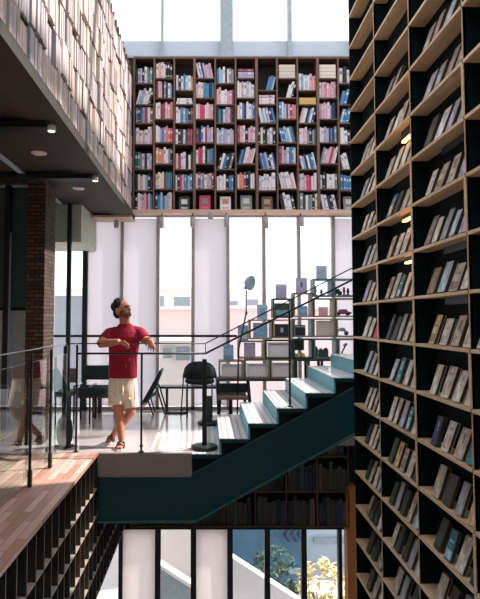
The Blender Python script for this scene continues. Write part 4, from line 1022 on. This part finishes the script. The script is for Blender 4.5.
# sandals
for (ax_, ay, zz, rot) in ((aA.x, aA.y - .07, .0, 0), (aB.x - .014, aB.y - .045, .0, 0)):
    s_ = MB().loft([((ax_, ay + .10, .008), (.03, 0, 0), (0, 0, .008)), ((ax_, ay + .06, .01), (.04, 0, 0), (0, 0, .01)), ((ax_, ay - .07, .009), (.048, 0, 0), (0, 0, .009)), ((ax_, ay - .14, .008), (.034, 0, 0), (0, 0, .007))]).build('sandal', M['sole'], man, True)
    MB().tube([(ax_ - .047, ay - .06, .015), (ax_ - .03, ay - .06, .055), (ax_, ay - .065, .07), (ax_ + .03, ay - .06, .055), (ax_ + .047, ay - .06, .015)], .011, 8).build('strap', M['leather'], s_, True)
    MB().tube([(ax_ - .04, ay + .03, .015), (ax_ - .036, ay + .02, .07), (ax_, ay - .02, .088), (ax_ + .036, ay + .02, .07), (ax_ + .04, ay + .03, .015)], .009, 8).build('strap', M['leather'], s_, True)

# ================================================================== OUTSIDE
struct('ground', MB().box(-60, 60, 16, 90, LZ - .25, LZ - .02), M['pave'])
def building(px0, px1, pytop, Y, m, lb, wins, dep=4):
    a, b = atY(px0, 300, Y), atY(px1, 300, Y); zt = atY(0, pytop, Y).z
    e = empty('building', ((a.x + b.x) / 2, Y, LZ), lb, 'building', 'buildings outside the windows')
    MB().box(a.x, b.x, Y, Y + dep, LZ, zt).build('wall', M[m], e)
    MB().box(a.x - .1, b.x + .1, Y - .1, Y + dep, zt, zt + .12).build('parapet', M['extwall2'], e)
    for (u0, u1, v0, v1) in wins:
        p0, p1 = atY(u0, v1, Y), atY(u1, v0, Y)
        wf = MB().box(p0.x - .06, p1.x + .06, Y - .03, Y + .01, p0.z - .06, p1.z + .06).build('window', M['extwall2'], e)
        MB().box(p0.x, p1.x, Y - .05, Y - .031, p0.z, p1.z).build('pane', M['extwin'], wf)
building(20, 192, 290, 30, 'extwall2', 'pale distant building with a wide window behind the man', [(174, 190, 297, 306), (160, 164, 296, 307)])
building(44, 88, 296, 25, 'exthaze', 'hazy grey-blue building seen beside the brick column', [], 2)
building(226, 268, 293, 30, 'extwall2', 'pale distant building with small windows behind the floor lamp', [(230, 238, 301, 306), (247, 258, 299.5, 306)])
building(100, 192, 309.5, 22, 'extwall', 'pink rendered lower building seen just right of the man', [])
building(225, 345, 308.5, 22, 'extwall', 'pink rendered lower building seen behind the display cubes', [])
building(150, 200, 345, 15, 'extwall2', 'low white annex outside behind the low table', [(163, 172, 348, 358), (176, 190, 347, 360)], 3)
# lower level outside: sloping white ramp walls, blue building, plants
def ramp(poly, Y, lb, m='ramp'):
    pts = [atY(px, py, Y) for px, py in poly]
    o = MB().prism([(p.x, p.z) for p in pts], 'Y', Y, Y + .25).build('ramp_wall', M[m]); tag(o, lb, 'wall', 'white sloping walls outside')
ramp([(159, 567), (195, 591), (232, 615), (159, 615)], 12.0, 'grey-green sloping ramp wall outside the lower window, left of centre', 'extwin')
ramp([(159, 564), (195, 587), (195, 591), (159, 568)], 11.9, 'thin white sloping handrail wall outside the left lower window')
ramp([(228, 555), (305, 605), (305, 625), (228, 625)], 12.0, 'white sloping ramp wall outside the centre lower windows')
e = empty('building', (1, 15.6, LZ), 'long pale blue-grey building far outside the rightmost lower window', 'building', 'buildings outside the windows')
MB().box(.1, 6, 15.6, 18, LZ, -2.4).build('wall', M['extpale'], e)
MB().box(2.9, 6, 15.5, 15.6, -4.55, -4.4).build('ledge', M['extwin'], e)
e = empty('building', (atY(268, 560, 15).x, 15, LZ), 'blue building outside the centre lower windows behind the white ramp', 'building', 'buildings outside the windows')
a, b = atY(226, 560, 14.5), atY(305, 560, 14.5)
MB().box(a.x, b.x, 14.5, 14.7, LZ, -2.9).build('wall', M['extblue'], e)
for i in range(3):
    c0 = atY(283 + i * 7, 535, 14.45); s_ = .12
    MB().prism([(c0.x + s_, c0.z + .18), (c0.x + s_ * 1.6, c0.z + .18), (c0.x + s_ * .6, c0.z), (c0.x + s_ * 1.6, c0.z - .18), (c0.x + s_, c0.z - .18), (c0.x, c0.z)], 'Y', 14.47, 14.5).build('chevron_sign', BM['n'], e)
MB().box(a.x, b.x, 14.4, 14.5, atY(0, 574, 14.4).z, atY(0, 569, 14.4).z).build('ledge', M['extwin'], e)
def bush(px, py, Y, r, m1, lb, n=260, flower=False):
    c = atY(px, py, Y); e = empty('shrub', (c.x, Y, LZ), lb, 'shrub', 'shrubs outside the lower windows')
    rb_ = random.Random(int(px)); lf = MB()
    for _ in range(n):
        v = V((rb_.gauss(0, 1), rb_.gauss(0, 1), rb_.gauss(0, 1))).normalized() * rb_.uniform(.55, 1) ** .5
        p = c + V((v.x * r[0], v.y * r[1], v.z * r[2])); s = rb_.uniform(.05, .1)
        d1 = V((rb_.gauss(0, 1), rb_.gauss(0, 1), rb_.gauss(0, 1))).normalized(); d2 = d1.cross(V((0, 0, 1)) + d1 * .3).normalized()
        lf.add([p - d1 * s, p + d2 * s * .5, p + d1 * s, p - d2 * s * .5], [(0, 1, 2, 3)], 1 if (flower and rb_.random() < .25) else 0)
    lf.build('foliage', [M[m1], M['pinkfl']], e)
    for k in range(4): 
        o_ = V((rb_.uniform(-.5, .5) * r[0], 0, 0)); MB().tube([(c.x, Y, LZ), c + o_], [.03, .012], 6).build('stem', M['tablew'], e)
bush(274, 562, 13.4, (.5, .4, .34), 'leaf', 'green leafy shrub outside the blue building in the lower windows')
bush(289, 596, 12.7, (.18, .2, .36), 'leaf', 'low green shrub outside, left of the yellow shrub')
bush(322, 592, 12.6, (.6, .4, .72), 'leafy', 'yellow-green flowering shrub outside the rightmost lower window', 520, True)
bush(170, 600, 13.2, (.35, .3, .4), 'leaf', 'small green shrub outside behind the left ramp wall')
